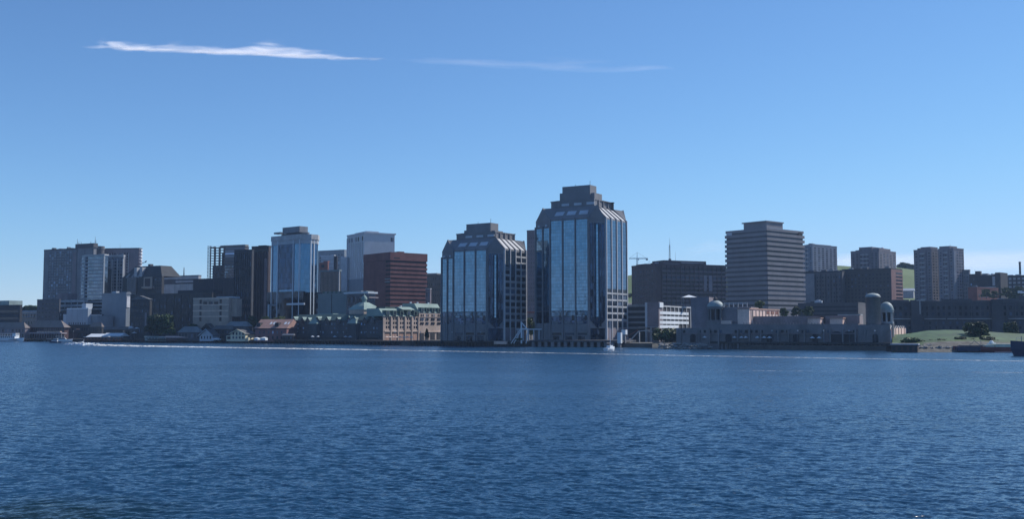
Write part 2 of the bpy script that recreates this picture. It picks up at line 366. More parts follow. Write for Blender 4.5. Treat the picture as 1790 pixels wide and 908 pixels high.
def build_water():
    r = np.concatenate([[1.0, 12, 25], 1.0 / np.linspace(1 / 36.0, 1 / 900.0, 760), [1000, 1300, 1800, 3000, 6000, 12000, 25000]])
    fine = np.linspace(-33, 33, 820); side = np.concatenate([np.linspace(33.4, 60, 60), np.arange(64, 180, 4.0)])
    ang = np.concatenate([-side[::-1], fine, side]); ang = np.concatenate([ang, [180.0]])
    if ang[0] > -180: ang = np.concatenate([[-180.0], ang])
    A, Rr = np.meshgrid(np.radians(ang), r, indexing='ij')
    X = Rr * np.sin(A); Y = Rr * np.cos(A); Z = np.zeros_like(X)
    dr = np.gradient(r)[None, :] * np.ones_like(X); da = (np.gradient(np.radians(ang))[:, None]) * Rr
    wx = X + 1.2 * np.sin(Y * .21 + X * .07) + .5 * np.sin(Y * .63 - X * .33); wy = Y + 1.4 * np.sin(X * .17 + 1.0) + .6 * np.sin(X * .57 + Y * .41)
    patch = .8 + .3 * np.sin(X * .043 + 1.7 * np.sin(Y * .021)) + .18 * np.sin(Y * .055 - X * .019 + 2)
    for i in range(110):
        lam = .34 * (3.0 / .34) ** rng.random(); th = R(20) + rng.normal(0, .62) + (math.pi if rng.random() < .2 else 0)
        kx, ky = -math.sin(th) * 2 * math.pi / lam, -math.cos(th) * 2 * math.pi / lam
        amp = .0049 * lam ** .9 * (1.0 if lam < .9 else .9 / lam ** .75)
        res = np.maximum(dr * abs(math.cos(th)), da * abs(math.sin(th)))
        att = np.clip(1.6 - 3.2 * res / lam, 0, 1)
        ph = kx * wx + ky * wy + rng.random() * 6.28
        s = np.sin(ph); Z += amp * att * (s + .28 * np.cos(2 * ph)) * patch
    me = bpy.data.meshes.new('water'); na, nr = X.shape
    co = np.stack([X, Y, Z], -1).reshape(-1, 3).astype(np.float32)
    idx = np.arange(na * nr).reshape(na, nr)
    q = np.stack([idx[:-1, :-1], idx[:-1, 1:], idx[1:, 1:], idx[1:, :-1]], -1).reshape(-1, 4)
    me.vertices.add(len(co)); me.vertices.foreach_set('co', co.ravel())
    me.loops.add(q.size); me.loops.foreach_set('vertex_index', q.ravel().astype(np.int32))
    me.polygons.add(len(q)); me.polygons.foreach_set('loop_start', np.arange(0, q.size, 4, dtype=np.int32)); me.polygons.foreach_set('loop_total', np.full(len(q), 4, np.int32))
    me.update(calc_edges=True); me.polygons.foreach_set('use_smooth', [True] * len(q))
    m, t, b, out = newmat('harbour_water')
    ge = N(t, 'NewGeometry')
    b.inputs['Base Color'].default_value = (.011, .047, .10, 1); b.inputs['Roughness'].default_value = .16; b.inputs['IOR'].default_value = 1.333
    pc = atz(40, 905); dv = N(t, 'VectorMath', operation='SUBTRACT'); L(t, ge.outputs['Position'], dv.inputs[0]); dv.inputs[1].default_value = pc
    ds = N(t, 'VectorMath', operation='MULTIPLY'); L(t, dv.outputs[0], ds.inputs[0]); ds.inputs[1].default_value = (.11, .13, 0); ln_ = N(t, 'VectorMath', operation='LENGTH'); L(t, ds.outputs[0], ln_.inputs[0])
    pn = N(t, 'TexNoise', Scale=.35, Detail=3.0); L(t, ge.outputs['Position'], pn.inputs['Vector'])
    wd = maprange(t, math_(t, 'ADD', ln_.outputs['Value'], math_(t, 'MULTIPLY', pn.outputs[0], .8)), .7, 1.5, 1, 0)      # a darker, greener patch with a ragged edge
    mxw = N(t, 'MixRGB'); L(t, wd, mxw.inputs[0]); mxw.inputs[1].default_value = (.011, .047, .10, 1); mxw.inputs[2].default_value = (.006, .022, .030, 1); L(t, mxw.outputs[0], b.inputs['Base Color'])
    # fine chop: slopes taken straight from noise, so they stay steep far away too
    n3 = N(t, 'TexNoise', Scale=.016, Detail=4.0, Roughness=.6)
    mp3 = N(t, 'Mapping'); mp3.inputs['Scale'].default_value = (.5, 1.6, 1); L(t, ge.outputs['Position'], mp3.inputs['Vector']); L(t, mp3.outputs[0], n3.inputs['Vector'])
    gust = maprange(t, n3.outputs[0], .3, .7, .6, 1.35)
    lee = N(t, 'VectorMath', operation='ADD'); L(t, ge.outputs['Normal'], lee.inputs[0]); lee.inputs[1].default_value = (.03, -.12, 0)   # wind-leant wavelets: steep sides face east
    acc = lee.outputs[0]
    for sc_, amp, rot in ((.9, .5, 14), (2.4, .75, -10), (6.5, .6, 25)):
        mp = N(t, 'Mapping'); mp.inputs['Scale'].default_value = (.7, 1.2, 1); mp.inputs['Rotation'].default_value = (0, 0, R(rot)); L(t, ge.outputs['Position'], mp.inputs['Vector'])
        n = N(t, 'TexNoise', Scale=sc_, Detail=2.0, Roughness=.5); L(t, mp.outputs[0], n.inputs['Vector'])
        a = N(t, 'VectorMath', operation='SUBTRACT'); L(t, n.outputs['Color'], a.inputs[0]); a.inputs[1].default_value = (.5, .5, .5)
        c = N(t, 'VectorMath', operation='MULTIPLY'); L(t, a.outputs[0], c.inputs[0]); c.inputs[1].default_value = (amp, amp, 0)
        d = N(t, 'VectorMath', operation='SCALE'); L(t, c.outputs[0], d.inputs[0]); L(t, gust, d.inputs['Scale'])
        e = N(t, 'VectorMath', operation='ADD'); L(t, acc, e.inputs[0]); L(t, d.outputs[0], e.inputs[1]); acc = e.outputs[0]
    no = N(t, 'VectorMath', operation='NORMALIZE'); L(t, acc, no.inputs[0]); L(t, no.outputs[0], b.inputs['Normal'])
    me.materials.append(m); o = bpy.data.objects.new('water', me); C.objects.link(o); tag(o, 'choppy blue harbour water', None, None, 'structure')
build_water()

def build_hills():      # the opposite shore behind the camera, mirrored in the glass towers
    m = MB(); xs = np.linspace(-2600, 2600, 90)
    prof = [(-760, -2, 0), (-790, 3, 0), (-900, 20, .3), (-1050, 46, .7), (-1250, 70, 1.2), (-1700, 66, 1), (-2600, 0, 0)]
    for i, x in enumerate(xs):
        n = 10 * math.sin(x * .006) + 7 * math.sin(x * .017 + 1) + 5 * math.sin(x * .043 + 2) + 4 * rng.random()
        for (y, z, k) in prof: m.v.append((x, y + 30 * math.sin(x * .004), z + n * k))
    k = len(prof)
    for i in range(len(xs) - 1):
        for j in range(k - 1):
            p = i * k + j; m.f.append((p, p + 1, p + k + 1, p + k))
    mt = wall('wooded_hill', (.028, .038, .034), var=.5, scale=.02)
    tag(m.build('hills', mt), 'low wooded shore across the harbour', None, None, 'structure')
build_hills()

def cloud_mat(name, dens, sx, sy, sc):
    m, t, b, out = newmat(name); t.nodes.remove(b)
    tc = N(t, 'TexCoord'); mp = N(t, 'Mapping'); mp.inputs['Scale'].default_value = (sx, sy, 1); L(t, tc.outputs['Object'], mp.inputs['Vector'])
    n = N(t, 'TexNoise', Scale=sc, Detail=8.0, Roughness=.62, Distortion=.6); L(t, mp.outputs[0], n.inputs['Vector'])
    at_ = N(t, 'Attribute', attribute_name='edge')
    d = math_(t, 'MULTIPLY', maprange(t, math_(t, 'ADD', maprange(t, n.outputs[0], .3, .7, .08, .92), math_(t, 'MULTIPLY', math_(t, 'SUBTRACT', at_.outputs['Fac'], .5), .75)), .38, 1.05, 0, 1), dens)
    d = math_(t, 'MULTIPLY', d, maprange(t, at_.outputs['Fac'], 0, .5, 0, 1))
    tr = N(t, 'BsdfTranslucent'); tr.inputs[0].default_value = (.95, .95, .97, 1); df = N(t, 'BsdfDiffuse'); df.inputs[0].default_value = (.95, .95, .97, 1)
    mx = N(t, 'MixShader'); mx.inputs[0].default_value = .12; L(t, tr.outputs[0], mx.inputs[1]); L(t, df.outputs[0], mx.inputs[2])
    tp = N(t, 'BsdfTransparent'); m2 = N(t, 'MixShader'); L(t, d, m2.inputs[0]); L(t, tp.outputs[0], m2.inputs[1]); L(t, mx.outputs[0], m2.inputs[2]); L(t, m2.outputs[0], out.inputs[0])
    return m
def cloud(name, label, mat, spine, alt, layers, dz, nu=60, nv=14, group=None):
    """a bank of thin ice-cloud veils: spine = [(px, py, half width near, half width far, strength)] on a level of the sky"""
    V_, F_, E_ = [], [], []
    P = [(atz(p[0], p[1], alt), p[2], p[3], p[4]) for p in spine]; org = P[len(P) // 2][0].copy()
    for l in range(layers):
        base = len(V_)
        for i in range(nu + 1):
            u = i / nu * (len(P) - 1); k = min(int(u), len(P) - 2); f = u - k
            c = P[k][0].lerp(P[k + 1][0], f); hn = P[k][1] * (1 - f) + P[k + 1][1] * f; hf = P[k][2] * (1 - f) + P[k + 1][2] * f; st = P[k][3] * (1 - f) + P[k + 1][3] * f
            for j in range(nv + 1):
                v = j / nv * 2 - 1; off = v * (hf if v > 0 else hn)
                p = c + Vector((0, off, 0)); V_.append((p.x - org.x, p.y - org.y, (l - (layers - 1) / 2) * dz + 6 * math.sin(u * 3 + j)))
                E_.append(max(0.0, (1 - v ** 2.4) if v > 0 else (1 + v) ** 1.8) * st)
        for i in range(nu):
            for j in range(nv):
                q = base + i * (nv + 1) + j; F_.append((q, q + nv + 1, q + nv + 2, q + 1))
    me = bpy.data.meshes.new(name); me.from_pydata(V_, [], F_); me.update()
    a = me.attributes.new('edge', 'FLOAT', 'POINT'); a.data.foreach_set('value', E_)
    me.polygons.foreach_set('use_smooth', [True] * len(me.polygons)); me.materials.append(mat)
    o = bpy.data.objects.new(name, me); C.objects.link(o); o.location = org
    o.visible_shadow = True
    return tag(o, label, 'cloud', group)
CM1 = cloud_mat('bright_ice_cloud', .36, .26, .9, .009); CM2 = cloud_mat('thin_ice_cloud', .075, .3, 1.0, .003); CM3 = cloud_mat('low_cloud_bank', .23, .6, .5, .0006)
cloud('cloud', 'bright white feathery streak of cloud high over the left towers', CM1,
      [(110, 84, 60, 40, .0), (165, 82, 90, 50, .35), (200, 81, 300, 110, .9), (260, 84, 320, 120, 1.05), (350, 87, 290, 120, .98), (400, 89, 320, 120, 1.0), (450, 91, 480, 130, 1.05), (488, 93, 680, 130, 1.1), (530, 96, 560, 130, 1.08), (575, 99, 320, 110, .95), (620, 101, 90, 50, .45), (680, 103, 60, 40, .2), (740, 105, 50, 40, 0)], 2200, 3, 5, nu=160, nv=24)
cloud('cloud', 'faint thin veil of cloud high above the twin glass towers', CM2,
      [(600, 97, 120, 100, .0), (690, 102, 240, 140, .6), (760, 105, 260, 160, .85), (850, 110, 280, 170, .85), (950, 115, 380, 170, .95), (1030, 120, 560, 200, .95), (1100, 118, 400, 160, .9), (1160, 117, 180, 130, .9), (1230, 122, 100, 80, 0)], 2200, 2, 6, nu=100)
cloud('cloud', 'pale low bank of cloud behind the right apartment towers', CM3,
      [(1380, 455, 1500, 2500, .0), (1480, 452, 4000, 5000, .8), (1600, 452, 4500, 6000, 1.), (1720, 452, 5000, 7000, 1.), (1900, 450, 5000, 7000, 1.), (2200, 448, 2000, 3000, 0)], 1500, 3, 60)
cloud('cloud', 'small pale puff of low cloud right of the guyed roof mast', CM3,
      [(1180, 436, 900, 900, .0), (1225, 433, 2200, 2200, .75), (1262, 432, 1800, 1800, .6), (1300, 432, 900, 900, 0)], 1500, 3, 60)
# ---------------------------------------------------------------- buildings, left part
def hvac(b, x0, x1, y0, y1, h, mat=None, name='rooftop_unit'):
    return b.box(name, mat or STEEL, x0, x1, y0, y1, b.H - .1, b.H + h)
def lowhouse(name, label, cat, pL, pS, pR, pT, Y, yaw, wallm, roofm, rise, axis='x', back=None, nA=0, nB=0, rows=1, hip=0.0, group=None, win=None, over=.5):
    b = Bld(name, label, cat, pL, pS, pR, pT, Y, yaw, bz=QUAY, back=back, group=group)
    b.body(wallm, z0=-1.0)
    if rise: b.gable(roofm, rise, axis, hip=hip, over=over)
    else: b.box('roof', roofm, -b.W1 - .3, .3, -.3, b.W2 + .3, b.H, b.H + .35)
    if nA: b.grid('A', .6, b.W1 - .6, .4, b.H - .2, nA, rows, .5, .6, win)
    if nB: b.grid('B', .6, b.W2 - .6, .4, b.H - .2, nB, rows, .5, .6, win)
    return b

# far left
b = Bld('office_block', 'dark low flat office block cut by the left picture edge', 'building', -60, 35, 39, 534.5, 900, 30)
b.body(DARK); b.parapet(DARK, .6); b.box('penthouse', wall('pale_green_panel', (.30, .36, .33)), -b.W1 + 3, -b.W1 + b.sA(14), 1, 14, b.H, b.H + 4.6); b.bands('A', 2, b.W1 - 2, 1, b.H - 2, 4, .35, name='window_band'); b.done()
b = Bld('apartment_house', 'cream low apartment house with small balconies between dark blocks', 'building', 38, 64, 68, 544, 960, 30)
b.body(CREAM); b.parapet(OFFW, .5); b.grid('A', 1, b.W1 - 1, 0, b.H - 1, 5, 3, .5, .5); b.bands('A', 0, b.W1, b.H - 7, b.H - 1, 2, .12, OFFW, 'balcony', 1.0); b.done()
b = Bld('office_block', 'dark grey stepped office block in front of the tallest left slab', 'building', 65, 104, 106, 524, 860, 32)
b.body(CONC_D); b.parapet(CONC_D, .5); b.grid('A', 1, b.W1 - 1, 2, b.H - 2, 6, 8, .4, .35); b.box('wing', DARK, 0, 18, 2, 26, -6, b.H - 9); b.done()
b = Bld('parking_garage', 'pale banded parking garage with a mauve box on its roof', 'building', 93, 147, 152, 523.5, 875, 30)
b.body(DARK); b.rings(CONC_L, b.H - 15, b.H + .5, 4, .5, .3, 'deck_parapet'); b.box('roof_box', PURP, -b.W1 + 3, -b.W1 + 16, 2, 12, b.H, b.H + 5.5); b.ribs('A', 0, b.W1, 6, .7, b.H - 15, b.H, .35, CONC_L, 'pier'); b.done()

# tall grey slab with core
b = Bld('office_tower', 'tall grey concrete slab with aerials, leftmost tower of the skyline', 'tower', 77, 134, 152, 435, 960, 28)
b.body(CONC); b.parapet(CONC_D, .6)
s0, s1 = b.sA(86), b.sA(126)
b.grid('A', s0, s1, b.z(520), b.z(438), 9, 17, .72, .42, WINL)
b.ribs('A', s0, s1, 10, .35, b.z(525), b.z(437), .35, CONC, 'pier'); b.add('A', 'blank_panel', PURP, b.sA(128), b.W1 - .6, -4, b.H - 3, -.1, .12); b.done()
c = Bld('service_core', 'square concrete lift core crowned with aerials beside the grey slab', 'tower', 134, 164, 169, 425.5, 950, 28)
c.body(CONC, z1=c.H - 4); c.box('crown', CONC_D, -c.W1 - .8, .8, -.8, c.W2 + .8, c.H - 4, c.H)
for (px, h) in ((134.5, 5), (137, 2.5), (141, 2), (158, 2), (165.5, 6), (167, 3)): c.mast(-c.W1 + c.sA(px), .5, c.H, c.H + h, .24)
c.ribs('A', 1, c.W1 - 1, 3, .5, -2, c.H - 5, .15, CONC_D, 'groove'); c.done()
d = MB().lathe(0, 0, [(0, -40), (3.9, -40), (3.9, 8.6), (4.2, 8.6), (4.2, 10.2), (0, 10.2)], 20); p = at(175, 435, 985)
t = thing('stair_drum', 'round concrete drum rising just right of the lift core', 'tower', (p.x, p.y, p.z - 8)); d.build('wall', CONC_D, t); MB().lathe(0, 0, [(4.3, 7.6), (4.5, 7.6), (4.5, 8.4), (4.3, 8.4)], 20).build('cornice', CONC, t)
b = Bld('apartment_tower', 'grey apartment tower with white balconies down its right edge', 'tower', 160, 243.5, 248.5, 434.5, 985, 10)
b.body(PURP); b.parapet(CONC_D, .5)
b.grid('A', b.sA(186), b.sA(225), b.z(520), b.z(441), 9, 16, .5, .55, WIN); b.ribs('A', b.sA(186), b.sA(225), 5, .8, b.z(520), b.z(443), .3, CONC_L, 'pier')
b.add('A', 'blank_panel', PURP, b.sA(227.5), b.W1 + .05, b.z(525), b.H - .3, -.1, .15)
for k in range(19): z = b.H - 1.2 - k * 3.1; b.add('B', 'balcony', WHITE, 1, b.W2 - 1, z - .9, z + .35, -.2, 1.3)
b.mast(-b.W1 * .45, 4, b.H, b.H + 6, .12)
b.done()
arm = at(251, 458, 984); t = thing('roof_crane', 'small dark davit arm sticking out right of the balcony tower', 'davit', (arm.x - 1.4, 986, arm.z - .6))
MB().tube((-1.5, 0, -.8), (3.0, 0, .5), .35, .3).build('arm', STEEL, t); MB().poly([(1.2, -.2, -.2), (3.4, -.2, .4), (3.6, -.2, 1.9), (3.1, -.2, 1.9)]).poly([(3.1, .2, 1.9), (3.6, .2, 1.9), (3.4, .2, .4), (1.2, .2, -.2)]).poly([(1.2, -.2, -.2), (3.1, -.2, 1.9), (3.1, .2, 1.9), (1.2, .2, -.2)]).poly([(3.6, -.2, 1.9), (3.4, -.2, .4), (3.4, .2, .4), (3.6, .2, 1.9)]).build('hook_block', STEEL, t)

# glassy balcony apartments in front
b = Bld('condominium', 'pale blue glassy condominium with long balcony lines below the grey core', 'tower', 143, 183, 189, 446, 880, 24)
b.body(GL_P, name='glazing'); n = 18
zz0, zz1 = b.z(565), b.H
for k in range(n):
    z = zz1 - 3.4 - k * (zz1 - zz0 - 3) / n; b.add('A', 'balcony', CONC_L, .0, b.W1 - .1, z - .5, z + .45, -.2, 1.2 if k else .4)
b.ribs('A', b.sA(151), b.W1, 2, .9, b.z(570), b.H - 1, 1.3, BLUEG, 'pier'); b.box('roof_slab', CONC_L, -b.W1 + 3, .6, -.8, b.W2 + .4, b.H - .4, b.H + .7); b.done()
b = Bld('condominium', 'light framed condominium wing with narrow dark window bays', 'tower', 178, 216, 219, 447, 900, 18)
b.body(CONC); b.parapet(CONC_L, .5)
b.grid('A', .5, b.W1 - .5, b.z(540), b.H - 1.5, 7, 16, .62, .6, WIN); b.ribs('A', .4, b.W1 - .4, 5, .9, b.z(545), b.H - 3, .5, CONC_L, 'pier')
b.add('A', 'dark_bay', DARK, b.sA(184), b.sA(196), b.z(560), b.z(470), -.1, 1.6); b.done()

# stepped postmodern block with slanted bays
b = Bld('office_building', 'dark stepped building with slanted roof bays and a sunken arch', 'building', 214, 283, 287, 483, 850, 32)
b.body(STONE)
tz = b.z(463.5) - b.H; m = MB(); W, D = b.W1, max(b.W2, 20)
m.prism([(-W, 0), (0, 0), (0, D), (-W, D)], b.H, b.H + tz, [(-W * .80, 5), (-W * .16, 5), (-W * .16, D - 4), (-W * .80, D - 4)]); m.build('roof', wall('dark_slate', (.06, .06, .062)), b.root)
for px in (236.5, 246): b.add('A', 'slanted_bay', CONC_L, b.sA(px) - 1.6, b.sA(px) + 1.6, b.H - 1, b.z(466), -4.6, -.1)
def leanbay(b, px, wd, mat):
    s = -b.W1 + b.sA(px); m = MB(); z0, z1 = b.H - .5, b.z(467)
    m.v += [(s - wd, -.6, z0), (s + wd, -.6, z0), (s + wd, 1.5, z0), (s - wd, 1.5, z0), (s - wd + 2.5, 4.5, z1), (s + wd + 2.5, 4.5, z1), (s + wd + 2.5, 6, z1), (s - wd + 2.5, 6, z1)]
    m.f += [(3,2,1,0),(4,5,6,7),(0,1,5,4),(1,2,6,5),(2,3,7,6),(3,0,4,7)]; m.build('roof_rib', mat, b.root)
for px in (222, 231, 241): leanbay(b, px, 1.3, CONC)
b.add('A', 'arch_frame', TAN, b.sA(253), b.sA(267), b.z(505), b.z(484), -.1, 1.0); b.add('A', 'arch_opening', BRICK_D, b.sA(255.5), b.sA(264.5), b.z(501), b.z(486.5), -.1, 1.3); b.add('A', 'balcony', TAN, b.sA(251), b.sA(270), b.z(504), b.z(501), -.1, 2.0)
b.add('A', 'glass_bay', GL_K, b.sA(223), b.sA(240), b.z(514), b.z(483.5), -.1, .6); b.grid('A', b.sA(270), b.W1 - .5, b.z(530), b.z(486), 3, 8, .55, .5); b.box('chimney', CONC_D, -W * .55, -W * .55 + 3, 8, 11, b.H + tz - .2, b.H + tz + 2); b.done()

# blank pale blocks
b = Bld('warehouse', 'blank blue-grey metal clad box below the condominium wing', 'building', 178.5, 221, 228, 512, 835, 34)
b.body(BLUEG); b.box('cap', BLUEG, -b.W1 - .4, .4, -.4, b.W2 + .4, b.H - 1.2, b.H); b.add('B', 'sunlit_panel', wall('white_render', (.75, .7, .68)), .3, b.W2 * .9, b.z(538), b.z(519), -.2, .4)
hvac(b, -b.W1 * .72, -b.W1 * .55, 3, 6, 1.5, OFFW); hvac(b, -b.W1 * .3, -b.W1 * .1, 3, 6, 1.0); b.ribs('A', b.W1 * .2, b.W1 * .8, 4, .15, -2, b.H - 1.5, .06, BLUEG, 'seam'); b.done()
b = Bld('net_store', 'dark low store in front of the white windowless hall', 'building', 108, 160, 165, 569, 806, 30, bz=QUAY)
b.body(STONE, z0=-1); b.parapet(DARK, .4); b.grid('A', 1, b.W1 - 1, .5, b.H - 1, 12, 2, .4, .5); b.box('lean_to', BRICK_D, -b.W1 * .7, -b.W1 * .35, -3, 0, -1, 4); b.add('A', 'lit_sign', TERRA, b.W1 * .5, b.W1 * .62, b.H - 3.6, b.H - 2.6, -.1, .3); b.done()
b = Bld('theatre_hall', 'white windowless hall with low wings above the wharf', 'building', 117, 154, 160, 539.5, 830, 32)
HALL = wall('hall_white', (.42, .44, .47), var=.1); b.body(HALL); b.parapet(WHITE, .4); b.box('wing', OFFW, -b.W1 - 9, -b.W1, 3, 18, -6, b.H - 4.5); b.box('wing', BLUEG, 0, 8, 3, 18, -6, b.H - 6); b.box('roof_box', OFFW, -b.W1 * .4, -b.W1 * .2, 2, 8, b.H, b.H + 4)
b.grid('A', 2, b.W1 - 2, b.z(570), b.z(562), 8, 1, .4, .4); b.ribs('A', 0, b.W1, 5, .3, -4, b.H, .15, HALL, 'pilaster'); b.done()
b = Bld('office_block', 'dark low block tucked between the white hall and blue-grey box', 'building', 158, 178, 181, 550, 845, 32)
b.body(STONE); b.add('A', 'cornice', OFFW, 0, b.W1, b.H - 1.2, b.H, -.2, .4); b.grid('A', .5, b.W1 - .5, b.H - 12, b.H - 2, 4, 3, .5, .5); b.done()

# long dark brick warehouses behind the big tree
b = Bld('brick_warehouse', 'long dark stone warehouse with rows of small windows behind trees', 'building', 229, 371, 375, 513, 775, 30)
b.body(STONE); b.parapet(STONE, .5); b.grid('A', 2, b.W1 - 2, b.z(588), b.H - 2, 22, 6, .34, .45); b.ribs('A', 0, b.W1, 12, .5, -3, b.H - 1, .25, STONE, 'pilaster')
b.box('penthouse', DARK, -b.sA(371) + b.sA(300), -6, 6, 16, b.H, b.H + 3); b.done()
b = Bld('warehouse_annex', 'dark gabled annex with one pale stair wall left of the tree', 'building', 228, 262, 266, 524, 760, 30)
b.body(STONE); b.gable(SLATE, 3, 'y'); b.add('A', 'pale_wall', PURP, b.sA(254.5), b.sA(257.5), b.z(572), b.z(547), -.1, .3); b.grid('A', 1, b.W1 - 1, b.z(585), b.H - 1, 7, 5, .35, .45); b.done()
b = Bld('bank_building', 'grey horizontal banded block with a thin spire on its roof', 'building', 285, 347, 352, 482, 985, 30)
b.body(CONC_L); b.parapet(CONC, .5); b.bands('A', 0, b.W1 - .1, b.z(498), b.z(486), 2, .4, WIN); b.add('A', 'recess', CONC_D, 1, b.W1 * .36, b.z(496), b.z(487), -.1, .12)
b.mast(-b.W1 + b.sA(313), 6, b.H, b.z(466), .6, 'spire', CONC_D); b.ribs('A', b.sA(305), b.W1, 5, .7, b.z(520), b.z(497), .3, CONC_L, 'pier'); b.box('lower_wing', CONC_L, -b.W1 - 14, -b.W1, 2, 20, -6, b.H - 8); b.done()
b = Bld('dark_hall', 'flat black slab building below the unfinished tower', 'building', 338, 410, 414, 486.5, 905, 30)
b.body(DARK); b.parapet(DARK, .4); b.add('A', 'roof_edge', CONC_L, b.sA(345), b.sA(376), b.z(509), b.z(506.5), 0, 6.0); b.ribs('A', 0, b.W1, 9, .25, -3, b.H - 1, .1, CONC_D, 'groove'); b.done()

# unfinished tower
b = Bld('unfinished_tower', 'unfinished tower with open concrete floors and a hoist mast', 'tower', 367, 428, 436, 431, 1040, 26)
W, D, H = b.W1, b.W2, b.H; so = b.sA(393)
n = 16; zlo = b.z(505)
for k in range(n + 1):
    z = zlo + (H - zlo) * k / n; b.box('floor_slab', CONC_D, -W - .4, .2, -.4, D, z - .35, z)
for i in range(4):
    for j in (0, 1):
        x = -W + .4 + i * (so - .8) / 3; y = .3 + j * (D - 1.2)
        MB().box(x - .45, x + .45, y, y + .9, -6, H + (2.0 if i in (0, 3) else 1)).build('column', CONC_D, b.root)
b.box('core', CONC_D, -W + so + .3, -.3, .3, D - .3, -6, H - .5)
for k in range(n):
    z = zlo + (H - zlo) * k / n
    b.add('A', 'window_band', GL_P if k < 9 else WINL, so + .5, W - .5, z + .25, z + (H - zlo) / n - .5, -.6, -.05)
b.box('netting', wall('blue_netting', (.10, .13, .17)), -W + .6, -W + so, D * .55, D * .6, -4, b.z(462)); b.box('netting', CONC_D, -W + so * .66, -W + so, D * .5, D * .58, -4, H - 6)
b.box('formwork', wall('plywood', (.22, .2, .17)), -W * .72, -.2, 1, D - 1, H - .3, H + 2.0); b.box('formwork', CONC_D, -W - .3, -W + 4, 1, 4, H - .3, H + .9)
m = MB(); xm = -W - 1.8
for dx in (-.6, .6):
    for dy in (-.6, .6): m.tube((xm + dx, dy, -6), (xm + dx, dy, b.z(427)), .16)
for k in range(24): z = -4 + k * (b.z(428) + 4) / 24; m.tube((xm - .6, -.6, z), (xm + .6, -.6, z + 2.4), .1); m.tube((xm - .6, .6, z), (xm - .6, -.6, z + 2.4), .1)
m.build('hoist_mast', STEEL, b.root)
m = MB()
for k in range(30): x = -W + k * W / 29; m.tube((x, -.3, H), (x, -.3, H + 1.2), .07)
m.tube((-W, -.3, H + 1.2), (0, -.3, H + 1.2), .07); m.build('edge_railing', STEEL, b.root); b.done()

# dark pair left of the blue tower
b = Bld('dark_tower', 'dark brown ribbed tower left of the white ribbed glass tower', 'tower', 440, 470, 474, 431, 800, 24)
b.body(BRICK_D); b.parapet(DARK, .5); b.ribs('A', .5, b.W1 - .5, 7, .7, -4, b.H - 4, .5, BROWN, 'rib'); b.add('A', 'pale_pier', PURP, b.sA(463.5), b.sA(468), -4, b.z(452), -.1, .8)
b.bands('A', .6, b.W1 - .6, b.H - 5, b.H - 1, 1, .5); hvac(b, -b.W1 * .8, -b.W1 * .35, 4, 12, 1.4, DARK); b.done()
b = Bld('dark_tower', 'slightly lower dark ribbed tower beside the unfinished tower', 'tower', 410, 441, 444, 437.5, 790, 24)
b.body(wall('slate_cladding', (.075, .075, .082))); b.parapet(DARK, .5); b.ribs('A', .4, b.W1 - .4, 9, .55, -4, b.H - 1.5, .45, DARK, 'rib'); b.grid('A', .5, b.W1 - .5, 2, b.H - 2, 8, 11, .35, .6, WIN); b.done()

# tan block with dark slots
b = Bld('tan_office', 'tan concrete office with pale bands and dark window slots', 'building', 338, 400, 407, 521, 735, 24)
b.body(TAN)
for py in (522, 533, 543.5, 553.5): b.add('A', 'string_course', CREAM, 0, b.W1, b.z(py + 1), b.z(py - .7), -.1, .25)
for k, py in enumerate((527, 537.5, 548, 558)):
    for px in (351, 386): b.add('A', 'window', WIN, b.sA(px) - .9, b.sA(px) + .9, b.z(py + 4), b.z(py - 3.2), -.1, .12)
b.grid('A', b.sA(354), b.sA(383), b.z(535), b.z(526.5), 3, 1, .7, .8); b.box('penthouse', OFFW, -b.W1 * .45, .2, 4, 12, b.H, b.H + 1.0); b.parapet(TAN, .3)
b.box('stair_wing', TAN, 0, 4.5, 3, 9, b.H * .55, b.H - .6); b.done()

# white ribbed blue tower
b = Bld('glass_tower', 'blue glass tower with white vertical ribs and a stepped crown', 'tower', 468.5, 533, 564.5, 409, 735, 40)
W, D, H = b.W1, b.W2, b.H; ch = 5.5
pl = [(-W, ch), (-W + ch, 0), (-ch, 0), (0, ch), (0, D - ch), (-ch, D), (-W + ch, D), (-W, D - ch)]
grow = lambda k: [(-W / 2 + (x + W / 2) * (1 + k / (W / 2)), D / 2 + (y - D / 2) * (1 + k / (D / 2))) for x, y in pl]
MB().prism(pl, -6, b.z(423)).build('glazing', GL_B, b.root)
MB().prism(grow(.5), b.z(425), b.z(418)).build('neck', wall('cool_concrete', (.36, .4, .45)), b.root); MB().prism(grow(.9), b.z(417.9), b.z(409)).build('crown', CONC_L, b.root)
MB().prism(grow(-6), b.z(409), b.z(404)).build('roof_step', CONC, b.root); b.box('penthouse', CONC, -W * .68, -W * .22, D * .16, D * .62, b.z(404), b.z(393.5))
WR = wall('white_rib', (.62, .64, .66), var=.08)
def vrib(x, y, w_=.55, z0=-4, z1=None): MB().box(x - w_, x + w_, y - w_, y + w_, z0, z1 or b.z(409.5)).build('rib', WR, b.root)
for s in (.0, .22, .78, 1.0): vrib(-W + ch + s * (W - 2 * ch), -.15, .42)
for s in (.0, .52): vrib(.1, ch + s * (D - 2 * ch), .42)
b.on('A', 'dark_glazing', GL_D, ch + .24 * (W - 2 * ch), ch + .76 * (W - 2 * ch), b.z(506), b.z(420), -.1, .08)
b.on('A', 'dark_glazing', GL_K, .3, W - .3, -3, b.z(509), -.1, .45)
b.on('B', 'dark_glazing', GL_K, .3, D - .3, -3, b.z(511), -.1, .45)
b.box('ledge', WR, -W * .42, 1.6, -1.4, -.4, b.z(533.5), b.z(530)); b.box('ledge', BLUEG, -W + ch, -W * .72, -1.2, -.3, b.z(534), b.z(531)); MB().lathe(-W + 3, -.5, [(.9, -4), (.9, b.z(531))], 10).build('column', WR, b.root)
